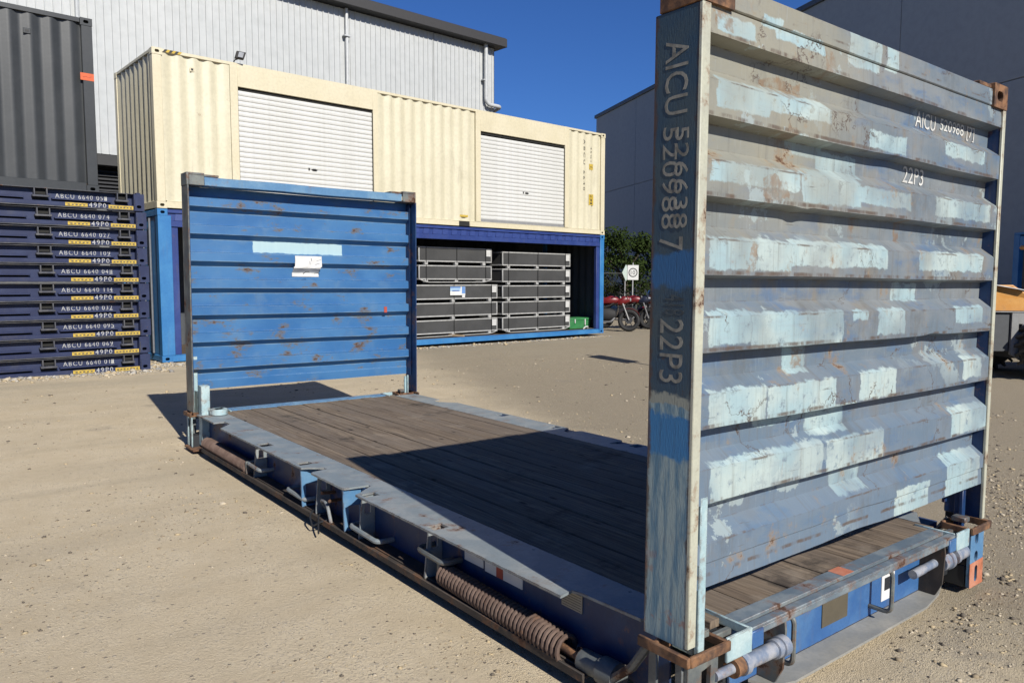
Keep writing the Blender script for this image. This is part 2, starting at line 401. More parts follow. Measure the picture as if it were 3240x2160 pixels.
def near_wall_material():
    s = NT('patched_grey_blue_paint'); v = s.obj(); p = s.xyz(v)
    big = s.noise(s.mapv(v, (1.2, 1, 2.2)), 1.6, 6, .6)
    c = s.mix(s.ramp(big, .36, .62), (.165, .212, .255), (.25, .272, .283))
    c = s.mix(s.ramp(s.noise(s.mapv(v, (1, 1, 3)), 2.7, 6, .65), .5, .66, 0, .75), c, (.10, .18, .31))
    c = s.mix(s.ramp(s.noise(s.mapv(v, (1.5, 1, 1)), 3.3, 5, .6), .52, .68, 0, .8), c, (.25, .225, .185))
    up = s.ramp(s.math('ADD', p['Z'], s.math('MULTIPLY', s.noise(v, 2, 4), .6)), 1.75, 2.45)
    left = s.ramp(s.math('ADD', p['X'], s.math('MULTIPLY', s.noise(v, 2.5, 4), .8)), 1.0, 1.8, 1, 0)
    c = s.mix(s.math('MULTIPLY', s.math('MULTIPLY', up, left), .7), c, (.38, .35, .25))
    low = s.ramp(s.math('ADD', p['Z'], s.math('MULTIPLY', s.noise(v, 1.7, 4), .7)), 1.05, 1.95, .6, 0)
    c = s.mix(low, c, (.125, .205, .305))
    grime = s.noise(s.mapv(v, (1.6, 1, 1)), 1.9, 7, .7)
    c = s.mix(s.ramp(grime, .50, .70, 0, .55), c, (.115, .115, .11))
    rm = rects_mask(s, v, PATCH, jit=.024, jscale=16)
    pc = s.mix(s.ramp(s.noise(v, 3.1, 4), .4, .6), (.40, .55, .58), (.53, .63, .60))
    pc = s.mix(s.ramp(s.noise(s.mapv(v, (1, 1, 5)), 9, 6, .7), .5, .75, 0, .5), pc, (.36, .42, .45))
    pc = s.mix(s.ramp(s.noise(s.mapv(v, (30, 1, 3)), 2.2, 5, .65), .5, .7, 0, .35), pc, (.26, .34, .38))
    fk = s.math('MULTIPLY', s.ramp(s.noise(v, 3.0, 9, .7), .565, .575), s.ramp(s.noise(s.mapv(v, (1, 1, 1), (4, 2, 1)), 1.3, 2), .45, .6))
    c = s.mix(s.math('MULTIPLY', fk, .7), c, (.42, .50, .50))
    c = s.mix(s.math('MULTIPLY', s.math('MULTIPLY', rm, s.ramp(s.noise(v, 2.3, 2), .38, .56, .45, 1)), s.ramp(s.noise(v, 20, 6, .75), .34, .46, .25, .97)), c, pc)
    # hair cracks where the paint has lifted, only in places
    wv = s.n('ShaderNodeVectorMath'); wv.operation = 'SCALE'; s.l(s.noise(v, 5, 5, .7, col=True), wv.inputs[0]); wv.inputs['Scale'].default_value = .28
    cr = s.vor(s.vadd(s.mapv(v, (1, .2, 1)), wv.outputs[0]), 3.4, 'Distance', 'DISTANCE_TO_EDGE')
    crm = s.math('MULTIPLY', s.ramp(cr, .004, .016, 1, 0), s.ramp(s.noise(v, 2.4, 3), .52, .6))
    c = s.mix(s.math('MULTIPLY', crm, .85), c, (.10, .065, .045))
    # thin vertical weather marks
    st = s.noise(s.mapv(v, (16, 1, .9)), 2.2, 6, .65)
    c = s.mix(s.ramp(st, .52, .74, 0, .5), c, (.16, .145, .125))
    fl = s.noise(s.mapv(v, (40, 1, 4)), 2.0, 4, .6)
    c = s.mix(s.ramp(fl, .56, .8, 0, .3), c, (.45, .50, .53))
    # rust: spots with halo and runs below
    k = s.noise(v, 4.3, 9, .74)
    k2 = s.noise(s.mapv(v, (9, 1, 1.1)), 1.7, 7, .7)
    c = s.mix(s.ramp(k, .57, .66, 0, .65), c, (.36, .24, .125))
    c = s.mix(s.ramp(k2, .64, .74, 0, .7), c, (.28, .15, .07))
    m = s.ramp(k, .635, .68)
    c = s.mix(m, c, s.mix(s.noise(v, 40, 3), RUSTD, (.19, .08, .03)))
    rs = rects_mask(s, v, [(.40, .66, 2.26, 2.33), (.50, .57, 2.07, 2.15), (.36, .52, 1.89, 1.95), (1.44, 1.50, 1.76, 1.86), (.65, .72, 1.26, 1.34), (.08, .16, 2.40, 2.46), (.74, .80, 2.36, 2.46), (1.05, 1.10, 1.78, 1.86), (2.0, 2.04, 2.02, 2.11), (.30, .34, 1.60, 1.74), (1.62, 1.66, 2.24, 2.33)], jit=.075, jscale=7)
    rs = s.math('MULTIPLY', rs, s.ramp(s.noise(v, 24, 6, .7), .36, .62))
    c = s.mix(s.math('MULTIPLY', rs, .65), c, s.mix(s.noise(v, 15, 4), (.10, .05, .025), (.40, .23, .10)))
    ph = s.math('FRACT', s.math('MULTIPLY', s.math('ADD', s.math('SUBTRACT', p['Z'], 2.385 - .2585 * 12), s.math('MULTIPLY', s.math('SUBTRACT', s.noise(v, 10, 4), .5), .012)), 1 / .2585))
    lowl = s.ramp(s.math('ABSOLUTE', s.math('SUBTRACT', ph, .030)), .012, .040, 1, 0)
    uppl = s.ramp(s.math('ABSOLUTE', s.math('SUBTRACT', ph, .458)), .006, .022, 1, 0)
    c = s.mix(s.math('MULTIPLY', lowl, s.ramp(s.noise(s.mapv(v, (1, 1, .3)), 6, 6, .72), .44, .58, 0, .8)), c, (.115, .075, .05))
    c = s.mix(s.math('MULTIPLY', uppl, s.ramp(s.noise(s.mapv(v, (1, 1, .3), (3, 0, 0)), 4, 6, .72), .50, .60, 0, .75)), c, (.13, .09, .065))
    # scuffed lines along the ribs and worn bend edges
    sl = s.noise(s.mapv(v, (1.3, 1, 26)), 3.0, 6, .7)
    c = s.mix(s.ramp(sl, .64, .69, 0, .75), c, (.12, .10, .085))
    em = s.math('MULTIPLY', edge_mask(s, .008), s.ramp(s.noise(v, 13, 5, .7), .48, .6))
    c = s.mix(s.math('MULTIPLY', em, .8), c, (.13, .085, .055))
    return s.fin(c, s.math('MULTIPLY_ADD', m, .35, .5), 0, s.math('ADD', s.noise(v, 30, 5, .6), s.math('MULTIPLY', rm, .25)), .16, .006)

def far_wall_material():
    s = NT('worn_bright_blue_paint'); v = s.obj()
    c = s.mix(s.ramp(s.noise(s.mapv(v, (1, 1, 2)), 1.7, 5, .6), .35, .65), (.028, .142, .36), (.055, .19, .41))
    c = s.mix(s.ramp(s.noise(v, 5, 5, .6), .5, .75, 0, .35), c, (.15, .25, .36))
    st = s.noise(s.mapv(v, (14, 1, .9)), 1.8, 6, .6)
    c = s.mix(s.ramp(st, .60, .8, 0, .35), c, (.12, .13, .14))
    k = s.noise(s.mapv(v, (1, 1, 2.2)), 3.6, 9, .74); k2 = s.noise(s.mapv(v, (1.2, 1, 1)), 2.1, 2)
    kk = s.math('MULTIPLY_ADD', k2, .22, k)
    c = s.mix(s.ramp(kk, .67, .74, 0, .8), c, (.15, .135, .11))
    m = s.ramp(kk, .735, .775)
    c = s.mix(m, c, s.mix(s.noise(v, 30, 3), RUSTD, (.14, .06, .028)))
    em = s.math('MULTIPLY', edge_mask(s, .008), s.ramp(s.noise(v, 9, 5, .7), .35, .6))
    c = s.mix(s.math('MULTIPLY', em, .75), c, (.30, .40, .50))
    pz_ = s.xyz(v)['Z']
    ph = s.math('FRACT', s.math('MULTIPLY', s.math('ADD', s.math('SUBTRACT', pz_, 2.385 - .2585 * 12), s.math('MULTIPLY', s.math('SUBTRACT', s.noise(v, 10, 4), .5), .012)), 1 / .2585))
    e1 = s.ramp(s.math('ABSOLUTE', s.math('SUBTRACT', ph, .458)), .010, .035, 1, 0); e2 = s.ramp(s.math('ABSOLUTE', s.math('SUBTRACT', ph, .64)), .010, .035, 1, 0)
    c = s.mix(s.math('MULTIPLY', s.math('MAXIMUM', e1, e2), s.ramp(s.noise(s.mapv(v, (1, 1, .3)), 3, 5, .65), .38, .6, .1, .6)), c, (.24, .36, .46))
    rm = rects_mask(s, v, [(.66, 1.62, 1.872, 1.985)], jit=.02, jscale=9)
    c = s.mix(rm, c, s.mix(s.noise(s.mapv(v, (12, 1, 1)), 2, 4), (.42, .60, .66), (.52, .70, .72)))
    return s.fin(c, .48, 0, s.noise(v, 30, 4), .1, .005)

def post_material():
    """side face of the near post: dark worn paint with a paler lower part, a mid-blue block and rust rims"""
    s = NT('post_paint'); v = s.obj(); p = s.xyz(v); z = p['Z']
    w = s.math('ADD', z, s.math('MULTIPLY', s.math('SUBTRACT', s.noise(v, 9, 5, .65), .5), .12))
    c = s.mix(s.ramp(s.noise(v, 4, 6, .6), .35, .65), (.030, .075, .125), (.06, .095, .115))
    pale = s.mix(s.ramp(s.noise(s.mapv(v, (1, 10, 1.5)), 3, 6, .65), .4, .62), (.36, .47, .48), (.12, .25, .35))
    c = s.mix(s.ramp(w, 1.17, 1.19, 1, 0), c, pale)
    c = s.mix(s.math('MULTIPLY', s.ramp(w, .98, 1.0), s.ramp(w, 1.125, 1.14, 1, 0)), c, (.04, .22, .48))
    c = s.mix(s.math('MULTIPLY', s.ramp(w, 1.16, 1.17), s.ramp(w, 1.20, 1.215, 1, 0)), c, (.36, .38, .32))
    c = s.mix(s.math('MULTIPLY', s.ramp(w, 1.555, 1.58), s.ramp(w, 1.67, 1.69, 1, 0)), c, (.03, .14, .33))
    c = s.mix(s.ramp(s.noise(s.mapv(v, (1, 30, 2)), 2, 5, .7), .55, .75, 0, .45), c, (.03, .035, .04))
    # rust along both long edges
    e = s.math('ABSOLUTE', s.math('SUBTRACT', p['Y'], .0985))
    e2 = s.math('ADD', e, s.math('MULTIPLY', s.math('SUBTRACT', s.noise(v, 12, 6, .7), .5), .06))
    k = s.ramp(e2, .078, .094)
    k = s.math('MAXIMUM', k, s.ramp(s.noise(v, 7, 8, .72), .64, .70))
    c = s.mix(s.math('MULTIPLY', k, .85), c, s.mix(s.noise(v, 30, 4), RUSTD, (.14, .065, .03)))
    c = s.mix(s.math('MULTIPLY', s.ramp(w, .5, .75, 1, 0), s.ramp(s.noise(v, 8, 4), .57, .63, 0, .6)), c, (.35, .12, .07))
    return s.fin(c, .55, 0, s.noise(s.mapv(v, (1, 12, 3)), 14, 5), .25, .006)

def wood_material():
    s = NT('weathered_deck_timber'); v = s.obj(); r = s.rnd()
    cx = s.n('ShaderNodeCombineXYZ'); s.l(s.math('MULTIPLY', r, 41), cx.inputs[1]); s.l(s.math('MULTIPLY', r, 13), cx.inputs[2])
    u = s.vadd(v, cx.outputs[0])
    g = s.noise(s.mapv(u, (34, 1.1, 8)), 1.6, 8, .68, .4)
    g2 = s.noise(s.mapv(u, (130, 3, 20)), 1.2, 4, .6)
    b = s.noise(s.mapv(u, (2.5, .7, 1)), 1.5, 5, .6)
    c = s.mix(s.ramp(g, .3, .7), (.125, .094, .066), (.37, .285, .20))
    c = s.mix(s.ramp(b, .38, .66, 0, .55), c, (.25, .21, .17))
    c = s.mix(s.ramp(g2, .52, .7, 0, .7), c, (.055, .042, .034))
    c = s.mix(s.ramp(r, 0, 1, 0, .35), c, (.135, .10, .075))
    st = s.noise(v, 2.1, 7, .7)
    c = s.mix(s.ramp(st, .56, .68, 0, .7), c, (.045, .038, .032))
    kn = s.vor(s.mapv(u, (8, 2.6, 1)), 1.0, 'Distance')
    c = s.mix(s.ramp(kn, .05, .13, .9, 0), c, (.025, .018, .014))
    c = s.mix(s.ramp(s.noise(v, 3.4, 5, .6), .58, .72, 0, .4), c, (.38, .32, .25))
    return s.fin(c, .85, 0, s.math('ADD', g, s.math('MULTIPLY', g2, .7)), .5, .006, .25)

M = {}
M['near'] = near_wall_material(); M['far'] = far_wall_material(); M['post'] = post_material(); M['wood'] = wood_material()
M['cream_edge'] = paint('flaking_cream_edge', (.52, .52, .42), (.60, .60, .47), rust=1.0, scale=6, dirt=.35)
M['deck_steel'] = paint('worn_grey_blue_deck_steel', (.255, .30, .32), (.36, .385, .38), rust=.72, scale=6, dirt=.5, edge=True, streak=.2, dirtcol=(.22, .16, .105))
M['navy'] = paint('navy_frame_paint', (.006, .034, .125), (.013, .06, .175), rust=.75, scale=5, dirt=.55)
M['blue'] = paint('mid_blue_paint', (.04, .135, .35), (.08, .20, .41), rust=.5, scale=4, dirt=.25, edge=True)
M['blue_far'] = paint('pale_blue_rail_paint', (.10, .25, .45), (.18, .34, .50), rust=.62, scale=4, dirt=.3, edge=True)
M['cyan'] = paint('pale_cyan_paint', (.40, .57, .61), (.56, .70, .70), rust=.9, scale=8, dirt=.6, edge=True)
M['grime'] = paint('grimy_steel', (.12, .135, .14), (.22, .24, .22), rust=.95, scale=7, dirt=.5, edge=True)
M['rust'] = paint('rusted_steel', (.085, .045, .028), (.33, .165, .075), rust=1.0, scale=15, dirt=.5, rough=.85)
M['spring'] = paint('rust_brown_spring', (.115, .07, .052), (.18, .12, .092), rust=.4, scale=9, dirt=.3, rough=.8)
M['gap_shade'] = plain('black_gap_shade', (.008, .008, .009), .9)  # near-black colour for the shaded sill gap
M['flange'] = paint('dark_grimy_flange', (.045, .036, .03), (.085, .065, .05), rust=.9, scale=7, dirt=.4, rough=.85)
M['sill'] = paint('worn_sill_steel', (.15, .20, .24), (.27, .31, .325), rust=.95, scale=7, dirt=.6, edge=True, streak=.1, dirtcol=(.14, .11, .08))
M['black'] = plain('black_steel', (.022, .025, .03), .6)
M['pin'] = paint('blue_grey_pin_steel', (.20, .25, .34), (.42, .43, .46), rust=1.0, scale=18, dirt=.6, rough=.4)
M['orange'] = paint('faded_orange_paint', (.62, .20, .10), (.68, .30, .19), rust=.5, scale=8, dirt=.3)
M['dirtplate'] = paint('dusty_flange_plate', (.30, .30, .28), (.42, .40, .35), rust=.3, scale=4, dirt=.5, streak=.1)
M['letter'] = plain('worn_stencil_white', (.36, .35, .30), .7, var=1.0, scale=22)
M['letter_white'] = plain('white_lettering', (.80, .79, .74), .6, var=.5, scale=20)
M['letter_faint'] = plain('faint_ghost_lettering', (.075, .10, .115), .7, var=.9, scale=26)
M['letter_dull'] = plain('weathered_number_paint', (.62, .62, .60), .6, var=.9, scale=24)
M['paper'] = plain('white_paper', (.82, .82, .80), .7, var=.15, scale=6)
M['bronze'] = plain('bronze_data_plate', (.17, .145, .10), .55, .3)
M['red'] = plain('red_print', (.5, .08, .05), .6)

def flat_rack():
    root = empty('flat_rack', (0, 0, 0), label='blue folding flat rack container with timber deck and upright ribbed end walls on bare dirt', category='flat rack')
    led = [2.385 - .2585 * i for i in range(7)]
    prof = [(2.475, .012)]
    for i, z in enumerate(led):
        prof += [(z, .006), (z - .012, .066), (z - .092, .068)]
        prof += [(z - .140, .006)]
    prof += [(.628, .006), (.622, .013), (.54, .010)]
    fine = []
    for (z0, y0), (z1, y1) in zip(prof, prof[1:]):
        k = 3 if abs(z0 - z1) > .06 else 1
        fine += [(z0 + (z1 - z0) * i / k, y0 + (y1 - y0) * i / k) for i in range(k)]
    fine.append(prof[-1])
    X0, X1 = .043, W - .033
    dents = [(.62, 1.885, .05, -.010), (1.35, 2.13, .13, .006), (1.75, 1.34, .10, .008), (1.1, .62, .25, .006)]
    def wall(far):
        nx = 72
        def pt(u, j, t):
            z, y = fine[j]; x = X0 + (X1 - X0) * u
            y += t
            d = mnoise.noise(Vector((x * 2.1, z * 2.6, 4.4 + 9 * far))) * .003 + mnoise.noise(Vector((x * 7, z * 7, 1.2 + far))) * .0012
            if j in (0, len(fine) - 1): d *= .6
            zz = z + mnoise.noise(Vector((x * 1.9, z * 3, 9.1 + 5 * far))) * .003
            if not far:
                for dx, dz, r, a in dents:
                    q = ((x - dx) ** 2 + (z - dz) ** 2) / r ** 2
                    if q < 4: d += a * math.exp(-q * 1.6); zz += a * .9 * math.exp(-q * 1.6)
            y = max(.001 + t, y + d)
            if far: return (x, L - y, zz)
            return (x, y, zz)
        m = MB(); nz = len(fine)
        for t in (0, .005):
            vs = [pt(i / nx, j, t) for j in range(nz) for i in range(nx + 1)]
            fs = [(j * (nx + 1) + i, (j + 1) * (nx + 1) + i, (j + 1) * (nx + 1) + i + 1, j * (nx + 1) + i + 1) for j in range(nz - 1) for i in range(nx)]
            if (t > 0) != far: fs = [f[::-1] for f in fs]
            m.add(vs, fs)
        q = nz * (nx + 1); j = (nz - 1) * (nx + 1)
        m.f += [(j + i, q + j + i, q + j + i + 1, j + i + 1) for i in range(nx)]
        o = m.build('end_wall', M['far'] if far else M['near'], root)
        o['label'] = 'far end wall, bright blue inside with a white paper notice' if far else 'near end wall, grey blue and patched with pale paint'
        Y = (lambda y: L - y) if far else (lambda y: y)
        def B(mb, *a):
            x0, x1, y0, y1, z0, z1 = a; return mb.box(x0, x1, Y(y0), Y(y1), z0, z1)
        # corner posts: closed outer face, outer flange, open towards the deck
        for sgn in (0, 1):
            mx = (lambda x: W - x) if sgn else (lambda x: x)
            m = MB()
            B(m, mx(0), mx(.012), .004, .197, .345, 2.473)
            B(m, mx(.013), mx(.05), .182, .1955, .40, 2.46) if not far else None
            m.build('corner_post', (M['post'] if not far and not sgn else M['grime'] if far and not sgn else M['navy']), o, .003)
            m = MB(); B(m, mx(-.001), mx(.042 if not sgn else .031), -.002, .013, .35, 2.473);
            m.build('post_flange', M['cream_edge'] if not far else M['grime'], o, .003)
            m = MB(); B(m, mx(.037 if not sgn else .027), mx(.041 if not sgn else .030), .0135, .10, .53, 2.46); m.build('post_inner_plate', M['navy'], o)
            m = MB(); B(m, mx(.060), mx(.098), .004 if not sgn else .07, .022 if not sgn else .088, .30, .86 if not sgn else .52); B(m, mx(.064), mx(.078), .0235 if not sgn else .089, .12, .30, .535)
            m.build('hinge_plate', M['cyan'] if (far or not sgn) else M['navy'], o, .003)
            # casting with its openings
            hole = oval(mx(.09), 2.532, .075, .05)
            c = plate([(mx(-.003), 2.474), (mx(.160), 2.474), (mx(.160), 2.591), (mx(-.003), 2.591)], [hole], lambda p, q, cc: (p, Y(cc), q), -.004, .02)
            B(c, mx(-.0025), mx(.02), .021, .178, 2.4745, 2.5905); B(c, mx(.0205), mx(.159), .021, .1775, 2.57, 2.590); B(c, mx(.0205), mx(.159), .158, .178, 2.475, 2.5695)
            B(c, mx(.0205), mx(.159), .022, .157, 2.475, 2.49)
            c.build('corner_casting', M['rust'] if not far else M['grime'], o, .003)
            m = MB(); B(m, mx(.162), mx(.30), .012, .15, 2.563, 2.583); m.build('stacking_pad', M['rust'] if not far else M['grime'], o, .003)
        m = MB(); nx = 40
        for y0, y1, z0, z1 in ((.004, .16, 2.478, 2.560),):
            def ring(u):
                x = .163 + (W - .326) * u; dz = mnoise.noise(Vector((x * 1.7, 3 + far, 1))) * .004
                return [(x, Y(y0 + dz), z0 + dz), (x, Y(y1), z0 + dz), (x, Y(y1), z1 + dz), (x, Y(y0 + dz), z1 + dz)]
            vs = [p for i in range(nx + 1) for p in ring(i / nx)]
            fs = [tuple(i * 4 + a for a in (k, (k + 1) % 4)) + tuple((i + 1) * 4 + a for a in ((k + 1) % 4, k)) for i in range(nx) for k in range(4)]
            fs += [(3, 2, 1, 0), tuple(nx * 4 + a for a in (0, 1, 2, 3))]
            if far: fs = [f[::-1] for f in fs]
            m.add(vs, fs)
        m.build('top_rail', M['near'] if not far else M['blue_far'], o, .004)
        return o
    near = wall(False); far = wall(True)
    # writing on the near post, reading downwards
    side = lambda z0, y0: (lambda p, q, c: (-.0008 - c - (y0 < .12) * .0011, y0 - q, z0 - p))
    for tx, z0, w, y0, h, mt in (('AICU', 2.375, .240, .148, .096, 'letter'), ('520988', 2.098, .335, .152, .066, 'letter'), ('526638', 2.092, .33, .100, .058, 'letter'), ('7', 1.735, .045, .160, .10, 'letter'),
                                  ('418', 1.545, .07, .13, .085, 'letter_faint'), ('22P3', 1.462, .215, .148, .10, 'letter')):
        t = text(tx, w, h, side(z0, y0)); t.build('lettering', M[mt], near, smooth=False)
    # writing on the outside of the near wall
    pz = [a for a, _ in reversed(prof)]; py = [b for _, b in reversed(prof)]
    def fr(x0, z0, y):
        def f(p, q, c):
            x = x0 + p; z = z0 + q; zz = z - mnoise.noise(Vector((x * 1.9, z * 3, 9.1))) * .003
            d = mnoise.noise(Vector((x * 2.1, zz * 2.6, 4.4))) * .003 + mnoise.noise(Vector((x * 7, zz * 7, 1.2))) * .0012
            return (x, float(np.interp(zz, pz, py)) + d - .0022 - c, z)
        return f
    text('22P3', .205, .073, fr(1.50, 2.0395, .056)).build('lettering', M['letter_white'], near, smooth=False)
    text('AICU', .20, .070, fr(1.60, 2.2985, .056)).build('lettering', M['letter_white'], near, smooth=False)
    text('520988 [7]', .38, .070, fr(1.85, 2.2985, .056)).build('lettering', M['letter_white'], near, smooth=False)
    # notice on the far wall, lapped over two ribs
    n = MB()
    def far_y(x, z):
        zz = z - mnoise.noise(Vector((x * 1.9, z * 3, 14.1))) * .003
        d = mnoise.noise(Vector((x * 2.1, zz * 2.6, 13.4))) * .003 + mnoise.noise(Vector((x * 7, zz * 7, 2.2))) * .0012
        return L - float(np.interp(zz, pz, py)) - .005 - d
    nx = 8; nz = 22
    zz = [1.850 - .212 * j / nz for j in range(nz + 1)]
    hang = [[max(.0025, .006 + .003 * math.sin(i * 1.3 + j * .4)) for i in range(nx + 1)] for j in range(nz + 1)]
    xs_ = [1.068 + .292 * i / nx for i in range(nx + 1)]
    front = []
    for j in range(nz + 1):          # the sheet bridges the hollow of the rib instead of following it
        row = []
        for i in range(nx + 1):
            yw = min(far_y(xs_[i], max(1.64, min(1.85, zz[j] + dz))) for dz in (-.05, -.035, -.02, 0, .02, .035, .05))
            row.append((xs_[i] - .012 * (zz[j] < 1.74), yw - hang[j][i], zz[j]))
        front += row
    n.add(front, [(j * (nx + 1) + i, (j + 1) * (nx + 1) + i, (j + 1) * (nx + 1) + i + 1, j * (nx + 1) + i + 1) for j in range(nz) for i in range(nx)])
    n.build('paper_notice', M['paper'], far)
    n = MB(); n.tube([(1.13, L - .128, 1.665), (1.16, L - .128, 1.688), (1.20, L - .128, 1.69)], .004, 4); n.tube([(1.25, L - .128, 1.672), (1.29, L - .128, 1.676), (1.31, L - .128, 1.664)], .004, 4)
    n.tube([(1.22, L - .128, 1.83), (1.225, L - .128, 1.80)], .003, 4); n.tube([(1.28, L - .128, 1.80), (1.33, L - .128, 1.815)], .002, 4)
    n.build('scribble', M['black'], far)
    n = MB().box(2.09, 2.125, far_y(2.11, 1.275) - .006, far_y(2.11, 1.275) - .002, 1.25, 1.315); n.build('paint_dab', M['red'], far, smooth=False)

    # ---- timber deck: every board its own part
    xa, xb, ya, yb = .285, W - .285, .128, 5.90
    nb = 14; cw = (xb - xa) / nb
    for i in range(nb):
        g0 = .0055 if i % 2 == 0 else .0016; g1 = .0016 if i % 2 == 0 else .0055
        x0 = xa + cw * i + g0; x1 = xa + cw * (i + 1) - g1
        dz = random.uniform(-.003, .003)
        m = MB(); k = 24
        vs = []
        for j in range(k + 1):
            y = ya + random.uniform(0, .006) * (j == 0) + (yb - ya) * j / k
            w = mnoise.noise(Vector((i * 3.1, y * 1.4, .3))) * .0022
            z = DECK + dz + mnoise.noise(Vector((i * 2.3, y * .9, 8))) * .003
            vs += [(x0 + w, y, z - .03), (x1 + w, y, z - .03), (x1 + w, y, z - .004), (x1 + w - .004, y, z), (x0 + w + .004, y, z), (x0 + w, y, z - .004)]
        fs = [tuple(j * 6 + a for a in (c, (c + 1) % 6)) + tuple((j + 1) * 6 + a for a in ((c + 1) % 6, c)) for j in range(k) for c in range(6)]
        fs += [tuple(range(5, -1, -1)), tuple(k * 6 + a for a in range(6))]
        m.add(vs, fs).build('deck_board', M['wood'], root)
    MB().box(.3, W - .3, .14, 5.88, .265, .285).build('subframe', M['black'], root)

    # ---- side deck plates with notches, slots
    def deck_side(mx):
        fn = (lambda p, q, c: (W - p, q, c)) if mx else (lambda p, q, c: (p, q, c))
        inn = .283
        out = [(inn, 5.86), (inn, .20), (.10, .30), (.085, .60), (.075, .655), (0, .64), (0, 2.475), (.04, 2.495), (.165, 2.60), (.165, 2.625), (.01, 2.64), (0, 2.66),
               (0, 3.12), (.02, 3.14), (.13, 3.165), (.13, 3.205), (.045, 3.275), (0, 3.29), (0, 5.04), (.02, 5.06), (.13, 5.20), (.13, 5.34), (.03, 5.34), (.03, 5.86)]
        slot = lambda y0, y1: [(.025, y0), (.115, y0), (.115, y1), (.025, y1)]
        holes = [slot(1.64, 1.715), slot(2.385, 2.46), slot(3.36, 3.44), slot(4.10, 4.22)]
        m = plate(out, holes, fn, .314, .326)
        d = m.build('deck_plate', M['deck_steel'], root, .002)
        # bolt heads along the timber edge
        b = MB()
        for y in np.arange(.5, 5.8, .62): b.cyl(fn(inn - .03, y, .3262), fn(inn - .03, y, .328), .008, 6)
        b.build('bolt', M['deck_steel'], d)
        # beam web, flanges and lip
        m = MB()
        def bb(a, b_, y0, y1, z0, z1): m.box(*( (W - a, W - b_) if mx else (a, b_)), y0, y1, z0, z1)
        bb(.128, .140, .18, 5.88, .047, .3135)
        m.build('side_web', M['navy'], root, .002)
        m = MB(); bb(.0, .15, .50, 5.60, .036, .0465); bb(-.006, .006, .50, 5.60, .02, .058); bb(.03, .04, .50, 5.6, .047, .056)
        m.build('bottom_flange', M['flange'], root, .003)
        if mx:
            MB().box(W - .06, W - .006, 1.2, 4.9, .29, .3135).build('edge_angle', M['navy'], root)
        # gussets standing across the beam, each with an opening
        for y, mt in ((1.72, 'deck_steel'), (2.47, 'deck_steel'), (2.655, 'blue_far'), (3.10, 'deck_steel'), (3.31, 'blue_far'), (4.28, 'deck_steel')):
            f2 = (lambda p, q, c: (W - p, c, q)) if mx else (lambda p, q, c: (p, c, q))
            if mt == 'blue_far': o_ = [(.006, .3135), (.014, .05), (.127, .05), (.127, .3135)]; h_ = [[(.046, .06), (.120, .06), (.120, .205), (.042, .205)]]
            else: o_ = [(.045, .3135), (.02, .05), (.127, .05), (.127, .3135)]; h_ = [[(.06, .20), (.10, .20), (.10, .265), (.063, .265)]]
            plate(o_, h_, f2, y, y + .012).build('gusset', M[mt], root, .002)
            m = MB(); bb(.045 if mt != 'blue_far' else .012, .127, y + .0125, y + .03, .29, .3135); m.build('gusset_lip', M[mt], root)
        # lashing bars bent out of the web
        for y0, y1, z0 in ((3.61, 3.29, .10), (2.60, 2.24, .095), (1.80, 1.54, .18), (4.43, 4.14, .13)):
            q = rounded([fn(.127, y0, z0 + .01), fn(.022, y0, z0 + .01), fn(.022, y1, z0), fn(.127, y1, z0)], .05)
            MB().tube(q, .0155, 8).build('lashing_bar', M['deck_steel'] if z0 < .15 else M['grime'], root)
        q = rounded([fn(.10, 3.06, .06), fn(.03, 3.05, .16), fn(.02, 2.92, .17), fn(.02, 2.86, .05)], .05)
        MB().tube(q, .011, 8).build('lashing_hook', M['deck_steel'], root)
        MB().cyl(fn(.12, 3.02, .20), fn(.02, 3.0, .215), .011, 8).cyl(fn(.12, 2.94, .17), fn(.01, 2.86, .195), .011, 8).build('lock_bar', M['rust'], root)
        # counterbalance springs: stretched one near, closed one far
        ax, az = .052, .108
        pts = []; turns = 34
        for k in range(turns * 14 + 1):
            t = k / (turns * 14); a = 2 * PI * k / 14
            tt = t ** 1.0 if t < .7 else .7 + (t - .7) * (1 + .35 * (t - .7)) / (1 + .35 * .3)
            pts.append(fn(ax + (.047 + .009 * tt) * math.cos(a), 1.585 - .945 * tt, az - .030 * tt + (.047 + .009 * tt) * math.sin(a)))
        o = MB().tube(pts, .0108, 7).build('coil_spring', M['spring'], root)
        m = MB().cyl(fn(ax, 1.60, az), fn(ax, .50, az - .032), .018, 12); m.build('spring_rod', M['rust'], o)
        m = MB().lathe(fn(ax, .56, az - .030), fn(ax, .36, az - .022), [(0, .02), (0, .045), (.55, .045), (.56, .054), (1, .054), (1, .0)], 18)
        m.build('spring_collar', M['grime'], o)
        m = MB(); bb(.03, .125, 1.592, 1.622, .058, .175); m.build('spring_seat', M['grime'], o, .003)
        pts = []; turns = 36
        for k in range(turns * 12 + 1):
            t = k / (turns * 12); a = 2 * PI * k / 12
            pts.append(fn(ax + .042 * math.cos(a), 5.62 - 1.16 * t, .092 + .042 * math.sin(a)))
        o = MB().tube(pts, .0165, 6).build('coil_spring', M['spring'], root)
        m = MB(); bb(.01, .125, 4.43, 4.452, .047, .15); m.build('spring_seat', M['grime'], o, .003)
        # sloping strut from the collar to the corner ring
        m = MB().tube([fn(.018, .37, .085), fn(.012, .26, .18), fn(.006, .17, .31)], .017, 6); m.build('strut', M['grime'], root)
    deck_side(False); deck_side(True)
    MB().tube(rounded([(.03, 3.16, .06), (-.03, 3.08, .05), (-.055, 2.98, .012), (-.02, 2.93, .05), (.05, 2.90, .062), (.09, 2.99, .07), (.02, 3.05, .062), (-.04, 2.92, .04), (-.075, 2.84, .008)], .03), .006, 6).build('torn_strap', M['black'], root)
